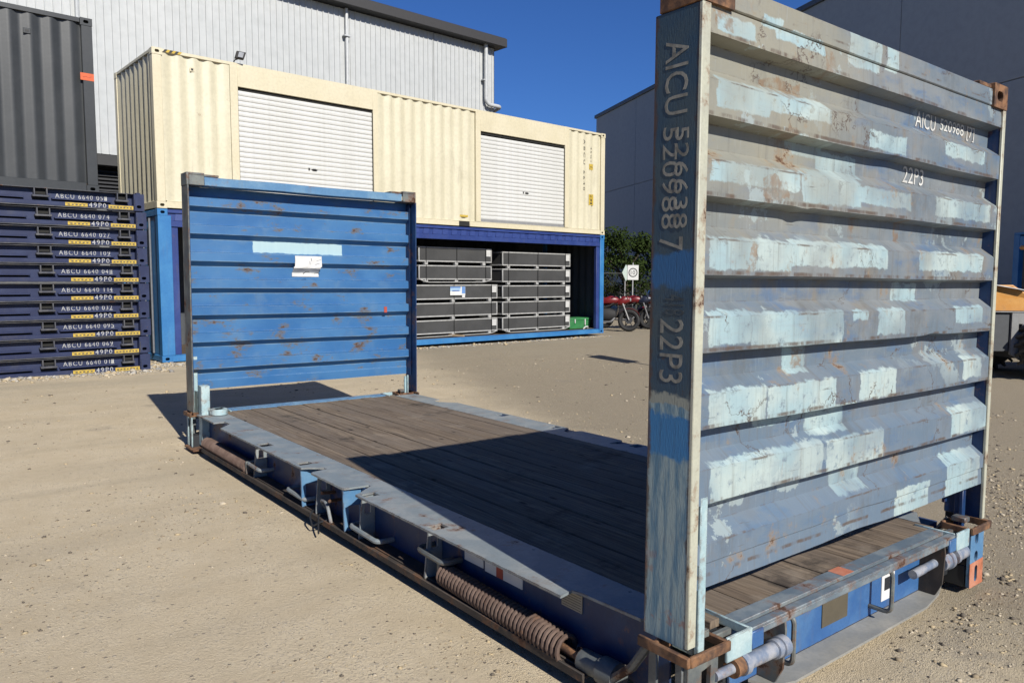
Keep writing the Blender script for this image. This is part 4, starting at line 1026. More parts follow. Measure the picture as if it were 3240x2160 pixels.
# ------------------------------------------------------------------ stack of navy platforms and charcoal container
M['plat'] = paint('navy_platform_paint', (.013, .022, .080), (.024, .038, .108), rust=.12, scale=3, dirt=.3, streak=.15, rough=.5, rand=True, dirtcol=(.12, .115, .11))
M['plat_lip'] = paint('navy_lip_worn', (.06, .065, .085), (.13, .13, .135), rust=.4, scale=6, dirt=.4, rand=True)
SO = Vector((1.126, 12.568, .0)); ST = .3005
def platforms():
    nums = [('01', '1'), ('06', '9'), ('09', '5'), ('03', '2'), ('11', '4'), ('04', '8'), ('10', '9'), ('02', '7'), ('07', '4'), ('05', '1')]
    words = ['bottom', 'second from the bottom', 'third from the bottom', 'fourth from the bottom', 'fifth from the bottom', 'fifth from the top', 'fourth from the top', 'third from the top', 'second from the top', 'top']
    first = None
    for i, (a, b) in enumerate(nums):
        loc = SO + Vector((random.uniform(-.02, .02) - .006 * i * .4, random.uniform(-.012, .012), .055 + i * ST))
        lab = 'navy flat platform numbered %s, %s of the stack' % (a, words[i])
        if first is None:
            r = first = empty('platform', loc, CROT)
            Lp, Wp = 12.19, 2.438
            m = MB(); m.box(-Lp + .17, -.165, .115, .13, .022, .278); m.box(-Lp + .17, -.165, Wp - .07, Wp - .055, .022, .278); m.box(-Lp, -Lp + .02, .17, Wp - .17, .02, .278); m.box(-.02, -.004, .17, Wp - .17, .02, .278); m.build('side_web', M['plat'], r, .003)
            MB().box(-Lp + .17, -.166, .0062, .1145, .022, .088).build('side_rail', M['plat'], r, .003)
            m = MB(); m.box(-Lp + .17, -.165, .006, .10, .004, .0215); m.box(-Lp + .17, -.165, Wp - .1, Wp - .006, .004, .0215); m.build('bottom_lip', M['plat_lip'], r, .003)
            m = MB(); m.box(-Lp + .17, -.165, .02, Wp - .02, .2785, .290); m.build('deck', M['plat_lip'], r, .003)
            m = MB()
            for x0, x1 in ((-1.36, -.50), (-3.6, -1.74), (-6, -4.1)):
                m.box(x0, x1, .030, .1145, .118, .142)
            m.build('side_ledge', M['plat'], r, .004)
            m = MB()
            for x0, x1 in ((-1.335, -.52), (-3.55, -1.76)): m.box(x0, x1, .110, .1148, .089, .1175)
            m.build('slot', M['dark_gap'], r, smooth=False)
            for x0, x1 in ((-1.61, -1.42), (-.42, -.26), (-3.2, -3.0), (-4.6, -4.4)):
                m = MB(); m.box(x0, x0 + .018, .008, .1145, .14, .277); m.box(x1 - .018, x1, .008, .1145, .14, .277); m.box(x0 - .02, x1 + .02, .004, .1145, .145, .175); bk = m.build('stake_pocket', M['plat_lip'], r, .003)
                m = MB(); m.box(x0 + .02, x1 - .02, .09, .1144, .19, .27); m.box(x0 - .01, x1 + .01, .09, .1143, .10, .139); m.build('pocket_opening', M['dark_gap'], bk, smooth=False)  # dark boxes paint the shade of the pocket openings
            m = MB()
            for x, dx in ((0, 1),):
                m = plate([(-.163, .006), (0, .006), (0, .286), (-.163, .286)], [oval(-.085, .075, .075, .05)], lambda p, q, c: (p, c, q), 0, .022); m.box(-.02, -.0005, .0225, .16, .007, .285); m.box(-.162, -.145, .0225, .16, .007, .285)
                m.box(-.144, -.021, .10, .16, .01, .28)
            m.build('corner_block', M['plat'], r, .004)
            MB().box(-.12, -.05, .02, .10, .2862, .31).build('stacking_cone', M['plat'], r, .004)
            MB().box(-.158, -.145, .004, .0, .02, .20).build('edge_strip', M['plat_lip'], r)
            MB().box(-1.185, -.865, .002, .0055, .028, .082).build('yellow_label', M['yellow'], r, smooth=False)
            MB().box(-.555, -.175, .002, .0055, .022, .080).build('yellow_label', M['yellow'], r, smooth=False)
            pm = MB()
            for k in range(5): pm.box(-1.15 + k * .055, -1.12 + k * .055, .0012, .0019, .040, .062)
            for k in range(7): pm.box(-.53 + k * .05, -.50 + k * .05, .0012, .0019, .036, .060)
            pm.build('label_print', M['bronze'], r, smooth=False)
            text('49P0', .255, .072, lambda p, q, c: (-.845 + p, .0055 - c, .026 + q), spacing=1.25).build('lettering', M['letter_dull'], r, smooth=False)
            MB().box(-.56, -.50, .002, .0595, .0, .003).build('packer', M['plat_lip'], r)
        else:
            r = copy_tree(first); r.location = loc; r.rotation_euler = (0, -PIT + random.uniform(-.0008, .0008), YAW + random.uniform(-.004, .004))
        r['label'] = lab; r['category'] = 'platform'; r['group'] = 'navy platforms stacked beside the containers'
        for ch in children(r):
            if ch.name.startswith('number'): bpy.data.objects.remove(ch)
        t = text('ABCU 6640 ' + a, .69, .074, lambda p, q, c: (-1.30 + p, .1145 - c, .150 + q), spacing=1.25); t.build('number_lettering', M['letter_dull'], r, smooth=False)
        t = text(b, .042, .075, lambda p, q, c: (-.59 + p, .1145 - c, .152 + q)); t.add(*[[(-.60, .1142, .145), (-.538, .1142, .145), (-.538, .1142, .149), (-.60, .1142, .149)], [(0, 1, 2, 3)]]); t.build('number_lettering', M['letter_dull'], r, smooth=False)
platforms()

def grey_container():
    r = empty('shipping_container', SO + Vector((-.70, .10, ST * 10 + .025)), CROT, label='charcoal container with an orange sticker, resting on top of the navy platform stack', category='container')
    Lc, Wc, Hc = 12.192, 2.438, 2.79; G = M['cont_grey']
    m = MB()
    for x0, x1 in ((-.165, -.005), (-Lc + .005, -Lc + .165)):
        for y0, y1 in ((.005, .15), (Wc - .15, Wc - .005)): m.box(x0, x1, y0, y1, .118, Hc - .118)
    m.build('corner_post', G, r, .006)
    for x, dx in ((0, -1), (-Lc, 1)):
        for y, dy in ((0, 1), (Wc, -1)):
            for z in (0, Hc - .118): casting('corner_casting', x, y, z, G, r, dx, dy)
    m = MB(); m.box(-Lc + .18, -.18, .012, .07, Hc - .085, Hc - .01); m.box(-Lc + .18, -.18, Wc - .07, Wc - .012, Hc - .085, Hc - .01); m.box(-.07, -.01, .165, Wc - .165, Hc - .085, Hc - .01); m.build('top_rail', G, r, .005)
    m = MB(); m.box(-Lc + .18, -.18, .004, .05, .02, .155); m.box(-Lc + .18, -.18, Wc - .05, Wc - .004, .02, .155); m.box(-.06, -.005, .165, Wc - .165, .02, .155); m.build('bottom_rail', G, r, .005)
    corr(MB(), -Lc + .167, -.167, .156, Hc - .086, .028).build('side_panel', G, r)
    corr(MB(), -Lc + .167, -.167, .156, Hc - .086, .028, fn=lambda x, y, z: (x, Wc - y, z)).build('side_panel', G, r)
    corr(MB(), .152, Wc - .152, .156, Hc - .086, .028, fn=lambda x, y, z: (-y, x, z)).build('end_panel', G, r)
    MB().box(-Lc + .08, -.08, .08, Wc - .08, Hc - .04, Hc - .02).build('roof', G, r)
    MB().box(-Lc + .08, -.08, .06, Wc - .06, .10, .15).build('floor', M['plywood'], r)
    v = MB().box(-.97, -.87, .012, .0275, 2.38, 2.46).build('vent_cover', G, r, .004); MB().box(-.945, -.895, .0095, .0115, 2.405, 2.435).build('vent_slot', M['print'], v)
    st = MB().box(-.205, -.006, .0015, .0045, 1.80, 1.915).build('sticker', plain('orange_sticker', (.78, .14, .035), .55), r, smooth=False)
    MB().tube(rounded([(-.17, .0008, 1.845), (-.12, .0008, 1.87), (-.09, .0008, 1.84), (-.04, .0008, 1.87)], .02), .003, 4).build('sticker_print', M['red'], st)
grey_container()

# ------------------------------------------------------------------ warehouse behind
def warehouse():
    r = empty('warehouse', cont_loc(0, 8, 0), CROT, label='tall warehouse of pale ribbed steel cladding with a dark gutter, behind the containers', category='warehouse')
    WM = paint('pale_steel_cladding', (.60, .62, .615), (.64, .655, .645), rust=0, scale=.25, dirt=.08, streak=.10, rough=.42, bump=.02, dirtcol=(.4, .4, .4))
    def clad(x0, x1, z0, z1, fn):
        pts = []; x = x0; p = .195
        while x < x1:
            for dx, d in ((0, 0), (.148, 0), (.156, -.030), (.182, -.030), (.190, 0)):
                pts.append((min(x + dx, x1), d))
            x += p
        n = len(pts)
        return MB().add([fn(a, d, z0) for a, d in pts] + [fn(a, d, z1) for a, d in pts], [(i, i + 1, n + i + 1, n + i) for i in range(n - 1)])
    S0, S1, ZB, ZT = -14.0, 14.82, 4.87, 10.30
    xs = [-14, -8.2, -2.4, 3.4, 8.46, 12.0, 14.82]
    for a, b in zip(xs, xs[1:]):
        clad(a + .004, b - .004, ZB, ZT, lambda x, y, z: (x, y, z)).build('wall_cladding', WM, r, smooth=False)
    clad(.02, 18, 0, ZT, lambda x, y, z: (S1 - .001 - y, x, z)).build('wall_cladding', WM, r, smooth=False)
    DK = plain('dark_brown_gutter', (.045, .043, .042), .6)
    m = MB(); m.box(S0, S1 + .32, -.42, -.05, ZT + .02, ZT + .33); m.box(S0, S1 + .28, -.38, 18, ZT + .331, ZT + .36); m.box(S1 + .06, S1 + .32, -.049, 18, ZT + .02, ZT + .33); m.build('gutter', DK, r, .01)
    m = MB(); m.box(S0, S1 - .01, .005, .10, ZT - .05, ZT + .018); m.build('eaves_flashing', DK, r)
    # dark recess and roller door under the cladding
    m = MB(); m.box(S0, S1 - .02, .35, .45, 0, ZB + .2); m.box(S0, S1 - .02, .02, .349, ZB + .0, ZB + .06); m.build('lower_wall', plain('dark_lower_wall', (.02, .02, .022), .8), r)
    MB().box(S0, 4, -.05, .34, ZB - .30, ZB - .02).build('door_box', plain('dark_door_box', (.05, .05, .05), .7), r, .005)
    m = MB()
    for i in range(36):
        z = .1 + i * .10; m.box(-1.5, 3.0, .30, .335, z, z + .086)
    m.build('roller_shutter', plain('grey_shutter', (.30, .31, .31), .5), r, smooth=False)
    m = MB()
    for i in range(9):
        z = 3.72 + i * .10; m.box(-1.5, 3.0, .28, .335, z, z + .05)
    m.build('louvre', plain('black_louvre', (.03, .032, .038), .6), r, smooth=False)
    PW = plain('pale_downpipe', (.62, .64, .64), .4)
    m = MB().tube([(8.46, -.10, ZT), (8.46, -.10, .1)], .055, 8); m.build('downpipe', PW, r)
    m = MB().tube([(.62, -.12, ZT), (.62, -.12, .1)], .055, 8); m.build('downpipe', PW, r)
    m = MB().tube(rounded([(14.30, -.16, ZT + .02), (14.30, -.16, 8.28), (14.42, -.18, 8.13), (15.02, -.18, 8.13), (15.02, .2, 8.05)], .16, 6), .075, 10); m.build('downpipe', PW, r)
    m = MB()
    for x, z in ((8.46, 9.4), (8.46, 7.6), (14.3, 9.0)): m.box(x - .13, x + .10, -.19, -.03, z, z + .04)
    m.build('pipe_clip', PW, r)
warehouse()

# grey panel building on the right, in its own shade
def grey_building():
    P = Vector((34.13, 35.83, 0)); Q = Vector((26.49, 15.86, 0)); e = (Q - P).normalized(); yaw = math.atan2(e.y, e.x)
    r = empty('warehouse', P, (0, 0, yaw), label='large blue grey warehouse of flat wall panels in shade on the right', category='warehouse')
    GM = paint('blue_grey_wall_panel', (.40, .43, .44), (.42, .45, .455), rust=0, scale=.3, dirt=.06, streak=.05, rough=.7, bump=.03, dirtcol=(.19, .19, .20))
    # local x runs along the wall towards the camera side; local +y is the building side or not, solved by sign
    n = Vector((-e.y, e.x, 0)); sgn = 1 if n.dot(Vector((-1.99, -1.59, 0)) - P) < 0 else -1
    Hh = 12.6; xs = [0, 5.95, 13.1, 26.2, 33.0, 41.0, 49.0]
    for a, b in zip(xs, xs[1:]):
        for z0, z1 in ((0, 7.54), (7.56, Hh)):
            MB().box(a + .012, b - .012, 0, sgn * .2, z0, z1).build('wall_panel', GM, r, .01)
    MB().box(.02, 49, sgn * .205, sgn * .3, 0, Hh).build('wall_core', plain('joint_dark', (.05, .06, .075), .8), r)
    MB().box(.015, .21, sgn * .31, sgn * 30, 0, Hh - .02).build('end_wall', GM, r)
    MB().box(-.12, 49.1, -sgn * .10, sgn * 30, Hh + .004, Hh + .22).build('roof', plain('roof_capping', (.10, .125, .16), .6), r, .02)
grey_building()

# dark blue container far right, doors open
def right_container():
    r = empty('shipping_container', (17.03, .10, .05), (0, 0, math.radians(68)), label='dark blue open container partly hidden at the right edge, behind the loader', category='container')
    N = M['cont_blue']; Wc, Hc, Lc = 6.058, 2.80, 2.438
    m = MB(); m.box(0, .16, -.15, 0, 0, Hc); m.box(Wc - .16, Wc, -.15, 0, 0, Hc); m.build('corner_post', N, r, .006)
    m = MB(); m.box(.161, Wc - .161, -.12, -.01, Hc - .32, Hc - .05); m.box(0, Wc, -.13, -.005, Hc + .001, Hc + .06); m.build('header_rail', N, r, .006)
    m = MB(); m.box(.161, Wc - .161, -.12, -.01, 0, .14); m.build('bottom_sill', N, r, .006)
    k = MB(); corr(k, .17, Wc - .17, Hc - .33, Hc - .04, .0, fn=lambda x, y, z: (x, -.009 + y * .2, z)); k.build('header_sheet', N, r)
    s = M['cont_inside']
    corr(MB(), .05, Wc - .05, .1, Hc, .0, fn=lambda x, y, z: (x, -Lc + y, z)).build('back_panel', s, r)
    m = MB(); m.box(.01, .04, -Lc + .05, -.151, .05, Hc - .02); m.box(Wc - .04, Wc - .01, -Lc + .05, -.151, .05, Hc - .02); m.box(.05, Wc - .05, -Lc + .05, -.151, Hc - .05, Hc - .01); m.box(.05, Wc - .05, -Lc + .05, -.151, .05, .12); m.build('end_panel', s, r)
    corr(MB(), .05, Lc - .2, .12, Hc - .06, .0, fn=lambda x, y, z: (.045 + y, -Lc + .05 + x, z)).build('inner_panel', s, r)
right_container()

# ------------------------------------------------------------------ tree, hedge, fence, signs
def foliage_mat(name, a, b):
    s = NT(name); v = s.obj()
    c = s.mix(s.noise(v, 1.3, 4, .6), a, b); c = s.mix(s.ramp(s.noise(v, 9, 2), .5, .7, 0, .5), c, tuple(x * 1.6 for x in b))
    m = s.fin(c, .9, 0, None, spec=.08); s.b.inputs['Subsurface Weight'].default_value = 0
    return m
def leaf_cloud(mb, centre, rad, n, size, squash=1.0):
    for _ in range(n):
        d = Vector((random.gauss(0, 1), random.gauss(0, 1), random.gauss(0, 1))).normalized()
        rr = random.random() ** .45
        p = Vector(centre) + Vector((d.x * rad, d.y * rad, d.z * rad * squash)) * rr
        a = Vector((random.gauss(0, 1), random.gauss(0, 1), random.gauss(0, .6))).normalized(); b = a.orthogonal().normalized(); b.rotate(Matrix.Rotation(random.uniform(0, 6.28), 3, a))
        s = size * random.uniform(.6, 1.4); c = a.cross(b)
        mb.add([p - b * s * .5, p + c * s * .28, p + b * s * .6, p - c * s * .28], [(0, 1, 2, 3)])
def tree():
    base = Vector((24.5, 23.6, gz(24, 23)))
    r = empty('tree', base, (0, 0, 0), label='dense dark green leafy tree behind the wire fence and parked motorcycles', category='tree')
    FM = foliage_mat('dark_leaves', (.020, .038, .010), (.044, .066, .016))
    trunk = MB().tube([(0, 0, -.1), (.05, .02, .8), (-.03, .1, 1.7), (.1, .1, 2.7)], [.19, .15, .12, .07], 10)
    for k in range(7):
        a = k * .9; trunk.tube([(0, .05, 1.0 + .2 * k), (math.cos(a) * .6, math.sin(a) * .6, 1.7 + .22 * k), (math.cos(a) * 1.4, math.sin(a) * 1.4, 2.3 + .22 * k)], [.07, .045, .02], 6)
    trunk.build('trunk', plain('bark', (.11, .085, .06), .9), r)
    m = MB()
    for k in range(64):
        a = random.uniform(0, 2 * PI); q = random.uniform(.0, 2.15); z = random.uniform(1.1, 4.0)
        lim = 2.35 * math.sqrt(max(.05, 1 - ((z - 2.3) / 2.25) ** 2)); q = lim * random.uniform(.55, 1)
        leaf_cloud(m, (math.cos(a) * q, math.sin(a) * q, z), random.uniform(.35, .7), 170, .14, .8)
    m.build('crown', FM, r, smooth=False)
    # low scrub along the fence
    r = empty('shrub', (22.9, 21.9, gz(23, 22)), (0, 0, 0), label='olive green scrubby shrub along the wire fence behind the motorcycles', category='shrub')
    m = MB()
    for k in range(34):
        t = random.uniform(-2.6, 2.4); leaf_cloud(m, (t * .85 + .5, -t * .62 + random.uniform(.5, 1.3), random.uniform(.3, 1.6)), random.uniform(.35, .6), 130, .09, .8)
    m.build('foliage', foliage_mat('olive_leaves', (.030, .038, .012), (.055, .062, .022)), r, smooth=False)
    MB().tube([(0, .8, -.1), (.1, .8, .5), (.0, .9, 1.0)], [.05, .04, .02], 6).tube([(1, .2, -.1), (1.1, .1, .5), (1.2, .2, 1.0)], [.05, .04, .02], 6).build('stem', plain('scrub_bark', (.10, .08, .06), .9), r)
tree()

def fence():
    A = Vector((19.6, 25.1, 0)); B = Vector((27.2, 18.9, 0)); d = (B - A); Ln = d.length
    r = empty('wire_fence', (A.x, A.y, gz(A.x, A.y)), (0, 0, math.atan2(d.y, d.x)), label='see-through chain wire fence with thin steel posts behind the motorcycles', category='fence')
    GM = plain('galvanised_wire', (.10, .105, .10), .8)
    for k in range(5):
        MB().cyl((k * Ln / 4, 0, -.1), (k * Ln / 4, 0, 2.0), .03, 8).build('post', GM, r)
    MB().tube([(0, 0, 1.98), (Ln, 0, 1.98)], .018, 6).tube([(0, 0, 1.05), (Ln, 0, 1.05)], .008, 5).build('rail', GM, r)
    m = MB(); s = .16; n = int(Ln / s)
    for k in range(-12, n):
        for g in (1, -1):
            x0 = k * s if g > 0 else k * s + 1.9; z0 = .05; x1 = x0 + g * 1.9; z1 = 1.95
            xa, xb = x0, x1
            if min(xa, xb) < 0 or max(xa, xb) > Ln: continue
            m.tube([(xa, 0, z0), (xb, 0, z1)], .004, 3, cap=False)
    w = m.build('wire_mesh', GM, r, smooth=False); w['kind'] = 'stuff'
fence()

def signs():
    p = Vector((22.48, 21.35, gz(22, 21))); yaw = math.radians(-38)
    r = empty('speed_sign', p, (0, 0, yaw), label='white speed sign with a black ringed 10 on a thin post', category='sign')
    GM = plain('sign_post_steel', (.6, .6, .6), .4, .3); BK = plain('sign_black', (.015, .015, .015), .6); WH = plain('sign_white', (.78, .78, .76), .5, var=.06)
    MB().cyl((0, .03, -.1), (0, .03, 2.42), .03, 10).build('post', GM, r)
    MB().box(-.24, .24, -.012, 0, 1.68, 2.32).build('sign_plate', WH, r, .004)
    m = MB(); n = 40
    for q in range(n):
        a0 = 2 * PI * q / n; a1 = 2 * PI * (q + 1) / n
        m.add([(math.cos(a) * rr, -.0145, 2.0 + math.sin(a) * rr) for a, rr in ((a0, .155), (a0, .195), (a1, .195), (a1, .155))], [(0, 1, 2, 3)])
    m.build('ring', BK, r, smooth=False)
    text('10', .19, .17, lambda a, b, c: (-.098 + a, -.0140 - c, 1.915 + b)).build('numeral', BK, r, smooth=False)
    r = empty('diamond_sign', p + Vector((-.28, .15, 0)) + Vector((0, 0, 0)), (0, 0, yaw + .9), label='pale green white diamond sign turned away beside the speed sign', category='sign')
    MB().add([(0, -.01, 1.62), (.32, -.01, 1.98), (0, -.01, 2.34), (-.32, -.01, 1.98), (0, .01, 1.62), (.32, .01, 1.98), (0, .01, 2.34), (-.32, .01, 1.98)], [(0, 1, 2, 3), (7, 6, 5, 4), (0, 4, 5, 1), (1, 5, 6, 2), (2, 6, 7, 3), (3, 7, 4, 0)]).build('sign_plate', plain('pale_green_sign', (.62, .74, .68), .5, var=.3), r, smooth=False)
    MB().cyl((0, .04, -.1), (0, .04, 2.2), .025, 8).build('post', GM, r)
    # unseen board behind the near end wall, made up to cast a ground shadow
    q = Vector((8.98, 6.75, gz(9, 6.8)))
    r = empty('shadow_board', q, (0, 0, math.radians(12)), label='plain board on a post, added unseen behind the near end wall to cast a ground shadow', category='sign')
    MB().cyl((0, .03, -.1), (0, .03, 2.6), .035, 8).build('post', GM, r); MB().add([], []).box(-.25, .25, -.01, .01, 1.5, 2.45).build('board', WH, r, .003)
    MB().box(-.3, .3, -.25, .3, -.02, .10).build('foot_block', plain('concrete_foot', (.4, .39, .37), .9), r, .01)
signs()

# ------------------------------------------------------------------ motorcycles
def motorcycles():
    RED = plain('red_motorcycle_paint', (.22, .014, .018), .4, var=.6); BLK = plain('black_rubber', (.018, .018, .019), .75); MET = plain('dull_alloy', (.07, .07, .072), .5, .5); CH = plain('chrome_steel', (.16, .16, .165), .45, 0); SEAT = plain('black_seat', (.02, .02, .022), .6); GL = plain('headlamp_glass', (.35, .36, .38), .2); BL = plain('blue_trim', (.02, .025, .05), .4)
    def bike(loc, yaw, label, steer=0.0, trim=RED):
        r = empty('motorcycle', loc, (math.radians(-9), 0, yaw), label=label, category='motorcycle', group='parked red motorcycles'); r.scale = (1.12, 1.12, 1.12)
        def wheel(x, tag):
            c = Vector((x, 0, .31)); path = [c + Vector((math.cos(a), 0, math.sin(a))) * .255 for a in [2 * PI * k / 28 for k in range(28)]]
            w = MB().tube(path, .06, 8, closed=True).build('wheel', BLK, r)
            m = MB().tube([c + Vector((math.cos(a), 0, math.sin(a))) * .20 for a in [2 * PI * k / 24 for k in range(24)]], .016, 6, closed=True)
            for k in range(6):
                a = 2 * PI * k / 6; m.tube([c, c + Vector((math.cos(a), 0, math.sin(a))) * .20], .014, 5)
            m.cyl(c + Vector((0, -.07, 0)), c + Vector((0, .07, 0)), .045, 12); m.build('rim', SEAT, w)
            MB().cyl(c + Vector((0, -.078, 0)), c + Vector((0, -.072, 0)), .10, 24).build('brake_disc', MET, w)
        wheel(.70, 'f'); wheel(-.70, 'r')
        m = MB()
        for y in (-.10, .10): m.cyl((.70, y, .31), (.44, y * .9, .98), .024, 8)
        m.build('fork', CH, r)
        m = MB(); m.grid(10, 5, lambda u, v: (.70 + .33 * math.cos(.35 + u * 2.2), -.075 + .15 * v, .31 + .33 * math.sin(.35 + u * 2.2) + .02 * math.sin(PI * v))); m.build('front_mudguard', trim, r)
        # tank, cowl, seat, tail
        def loft(secs, name, mat, n=12):
            mm = MB()
            vs = [(x, w * math.copysign(abs(math.cos(a)) ** .7, math.cos(a)), z + h * math.copysign(abs(math.sin(a)) ** .8, math.sin(a))) for x, w, h, z in secs for a in [2 * PI * k / n for k in range(n)]]
            fs = [(i * n + k, i * n + (k + 1) % n, (i + 1) * n + (k + 1) % n, (i + 1) * n + k) for i in range(len(secs) - 1) for k in range(n)]
            fs += [tuple(range(n))[::-1], tuple((len(secs) - 1) * n + k for k in range(n))]
            return mm.add(vs, fs).build(name, mat, r)
        loft([(-.12, .10, .05, .80), (.0, .15, .11, .84), (.18, .17, .13, .88), (.34, .13, .10, .88), (.42, .07, .05, .88)], 'tank', RED)
        loft([(.38, .10, .09, .82), (.50, .15, .13, .86), (.62, .13, .12, .90), (.74, .05, .05, .90)], 'cowl', trim)
        loft([(-.55, .12, .035, .86), (-.35, .14, .045, .82), (-.12, .12, .04, .80)], 'seat', SEAT)
        loft([(-.92, .03, .03, .93), (-.75, .09, .06, .88), (-.50, .11, .06, .80)], 'tail', RED)
        loft([(-.22, .15, .14, .48), (-.05, .17, .19, .48), (.15, .17, .19, .47), (.32, .13, .13, .46)], 'engine', BLK)
        m = MB()
        for y in (-.12, .12):
            m.tube([(.42, y * .4, .92), (.15, y, .70), (-.25, y, .62), (-.32, y, .36)], .022, 6); m.tube([(-.28, y, .36), (-.70, y, .31)], .025, 6); m.tube([(-.2, y, .7), (-.6, y, .78)], .018, 6)
        m.build('frame', BLK, r)
        m = MB().tube(rounded([(.30, -.15, .36), (.2, -.19, .24), (-.3, -.20, .24), (-.80, -.22, .42)], .1), [.025] * 12 if False else .028, 8); m.build('exhaust', CH, r)
        m = MB().tube(rounded([(.36, .38, 1.06), (.42, .20, 1.06), (.44, 0, 1.0), (.42, -.20, 1.06), (.36, -.38, 1.06)], .06), .014, 6); m.build('handlebar', BLK, r)
        m = MB().sphere((.72, 0, .90), .075, 12, 8, (.5, 1, .8)); m.build('headlight', GL, r)
        m = MB()
        for y in (-.3, .3): m.tube([(.42, y * .7, 1.06), (.44, y, 1.20)], .007, 5); m.sphere((.44, y, 1.22), .05, 8, 6, (.3, 1.2, .8))
        m.build('mirror', BLK, r)
        m = MB().grid(6, 4, lambda u, v: (.56 + .10 * v, -.14 + .28 * u, .95 + .22 * (1 - v) * 1 - .05 * (2 * u - 1) ** 2)); m.build('windscreen', plain('smoked_screen', (.04, .05, .06), .1), r)
        MB().tube([(-.05, .13, .36), (-.12, .32, .02)], .012, 6).build('stand', BLK, r)
    bike(Vector((15.18, 15.72, gz(15, 15) + .0)), math.radians(-48), 'red motorcycle nearest the corner of the blue container, front wheel towards the yard', trim=RED)
    bike(Vector((16.85, 16.35, gz(16, 16))), math.radians(-62), 'second red motorcycle with dark trim, half hidden behind the near post', trim=BL)
    bike(Vector((18.3, 15.9, gz(18, 16))), math.radians(150), 'farther red motorcycle beside the speed sign, mostly behind the near post', trim=RED)
motorcycles()

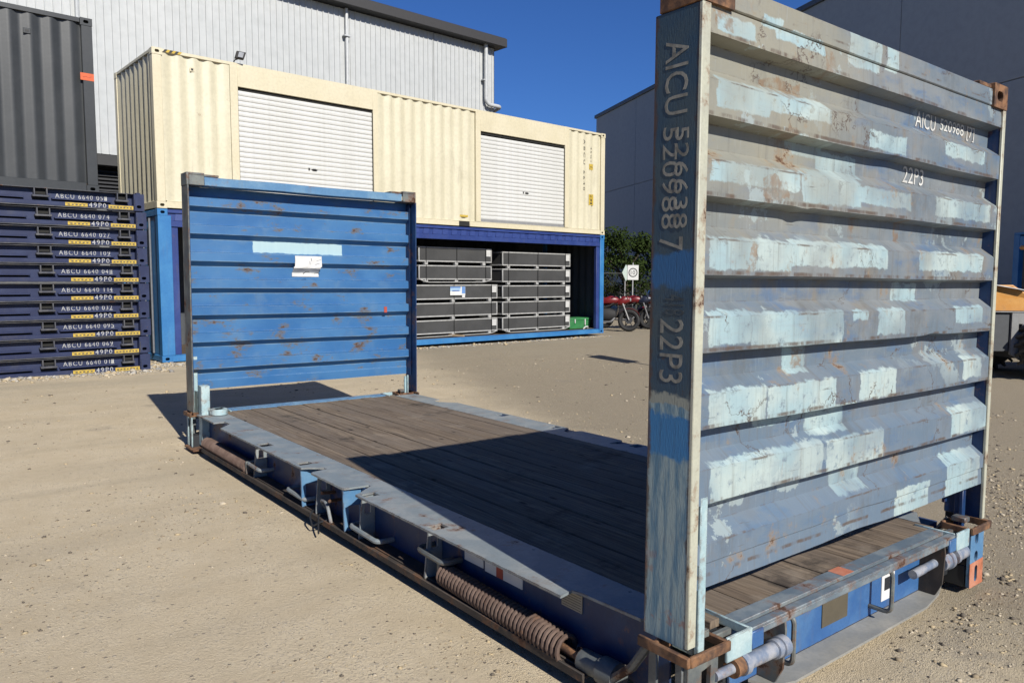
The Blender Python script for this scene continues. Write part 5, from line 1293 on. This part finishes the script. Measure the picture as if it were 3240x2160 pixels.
# ------------------------------------------------------------------ loader at the right edge
def loader():
    OR = paint('orange_yellow_machine_paint', (.60, .27, .05), (.66, .34, .09), rust=.15, scale=4, dirt=.25); GR = paint('grey_machine_paint', (.26, .26, .255), (.33, .33, .32), rust=.35, scale=4, dirt=.4, edge=True); DK = plain('machine_black', (.03, .032, .036), .6); TY = plain('dusty_tyre', (.085, .08, .072), .9, var=.4); DKP = plain('dark_grey_panel', (.075, .08, .085), .6)
    r = empty('loader', (12.30, 3.68, gz(12, 3.6)), (0, 0, math.radians(-38)), label='small orange and grey wheeled loader cut off by the right edge of the photo', category='loader')
    # local x runs to the right in the photo, local y away from the camera
    m = MB(); m.box(.05, .44, .02, 1.5, .46, 1.12); m.build('rear_panel', DKP, r, .015)
    m = plate([(.445, .42), (.66, .30), (1.9, .30), (1.9, 1.13), (.445, 1.13)], [[(.565, .80), (.63, .80), (.63, .94), (.565, .94)]], lambda p, q, c: (p, c, q), -.02, .03)
    m.build('side_plate', GR, r, .004); MB().box(.5, 1.9, .035, 1.45, .35, 1.11).build('chassis', DK, r, .01)
    m = MB(); m.box(-.02, 1.9, -.03, 1.55, 1.131, 1.155); m.build('deck_edge', GR, r, .004)
    # engine hood: two sloping leaves with an open gap
    m = MB()
    m.hexa([(.02, .75, 1.16), (.20, .75, 1.16), (.20, .80, 1.16), (.02, .80, 1.16)], [(.02, .72, 1.50), (.22, .72, 1.54), (.22, .77, 1.54), (.02, .77, 1.50)])
    m.hexa([(.18, .05, 1.16), (1.3, .0, 1.16), (1.3, .05, 1.16), (.18, .10, 1.16)], [(.20, .72, 1.55), (.62, .02, 1.36), (.66, .06, 1.38), (.24, .77, 1.57)])
    m.build('hood_leaf', OR, r, .006)
    m = MB(); m.hexa([(-.05, .80, 1.16), (1.5, .5, 1.16), (1.5, 1.5, 1.16), (-.05, 1.5, 1.16)], [(-.02, .79, 1.60), (.75, .45, 1.60), (.9, 1.45, 1.60), (0, 1.45, 1.60)]); m.build('hood', OR, r, .03)
    m = MB(); m.hexa([(.36, .42, 1.602), (.95, .40, 1.50), (1.0, .9, 1.56), (.5, .95, 1.605)], [(.36, .42, 1.612), (.95, .40, 1.51), (1.0, .9, 1.57), (.5, .95, 1.615)]); m.build('hood_label', plain('white_hood_panel', (.75, .76, .75), .5), r)
    m = MB()
    for k in range(16): m.sphere((.05 + random.random() * .42, .25 + random.random() * .35, 1.19 + random.random() * .10), random.uniform(.05, .10), 8, 5)
    m.build('engine', DK, r)
    MB().tube([(.35, .14, 1.19), (.46, .10, 1.20)], .018, 6).build('hose_clip', plain('white_clip', (.7, .72, .74), .4), r)
    # wheels with deep lugs
    def wheel(cx, cy):
        n = 22; R0, R1 = .50, .565; mb = MB()
        mb.lathe((cx, cy, R1), (cx, cy + .34, R1), [(0, .0), (0, .28), (0, .42), (.12, R0), (.88, R0), (1, .42), (1, 0)], 32)
        o = mb.build('wheel', TY, r)
        mb = MB()
        for k in range(n):
            a = 2 * PI * k / n; a2 = a + .10
            for (y0, y1, sh) in ((cy - .012, cy + .19, 0), (cy + .15, cy + .352, PI / n)):
                p = lambda ang, rad, y: (cx + rad * math.cos(ang + sh), y, R1 + rad * math.sin(ang + sh))
                mb.hexa([p(a, R0 - .05, y0), p(a2, R0 - .05, y0), p(a2 + .12, R0 - .03, y1), p(a + .12, R0 - .03, y1)], [p(a + .01, R1, y0), p(a2 - .01, R1, y0), p(a2 + .11, R1, y1), p(a + .13, R1, y1)])
        mb.build('tyre_lugs', TY, o)
        MB().lathe((cx, cy - .005, R1), (cx, cy + .06, R1), [(0, 0), (0, .30), (.5, .28), (1, .12), (1, 0)], 24).build('rim', OR, o)
    wheel(1.06, -.34); wheel(1.06, 1.45); wheel(3.2, -.34); wheel(3.2, 1.45)
    # cab and front, outside the frame
    m = MB(); m.box(1.9, 3.9, .1, 1.4, .45, 1.0); m.build('front_chassis', OR, r, .02)
    m = MB()
    for x in (1.55, 2.75):
        for y in (.12, 1.38): m.tube([(x, y, 1.12), (x, y, 2.25)], .04, 6)
    m.build('cab_post', DK, r); MB().box(1.45, 2.85, .05, 1.45, 2.26, 2.34).build('cab_roof', OR, r, .03)
    m = MB(); m.hexa([(3.9, -.2, .05), (4.9, -.2, .02), (4.9, 1.7, .02), (3.9, 1.7, .05)], [(3.9, -.2, .9), (4.1, -.2, .85), (4.1, 1.7, .85), (3.9, 1.7, .9)]); m.build('bucket', GR, r, .02)
loader()

build_gravel()
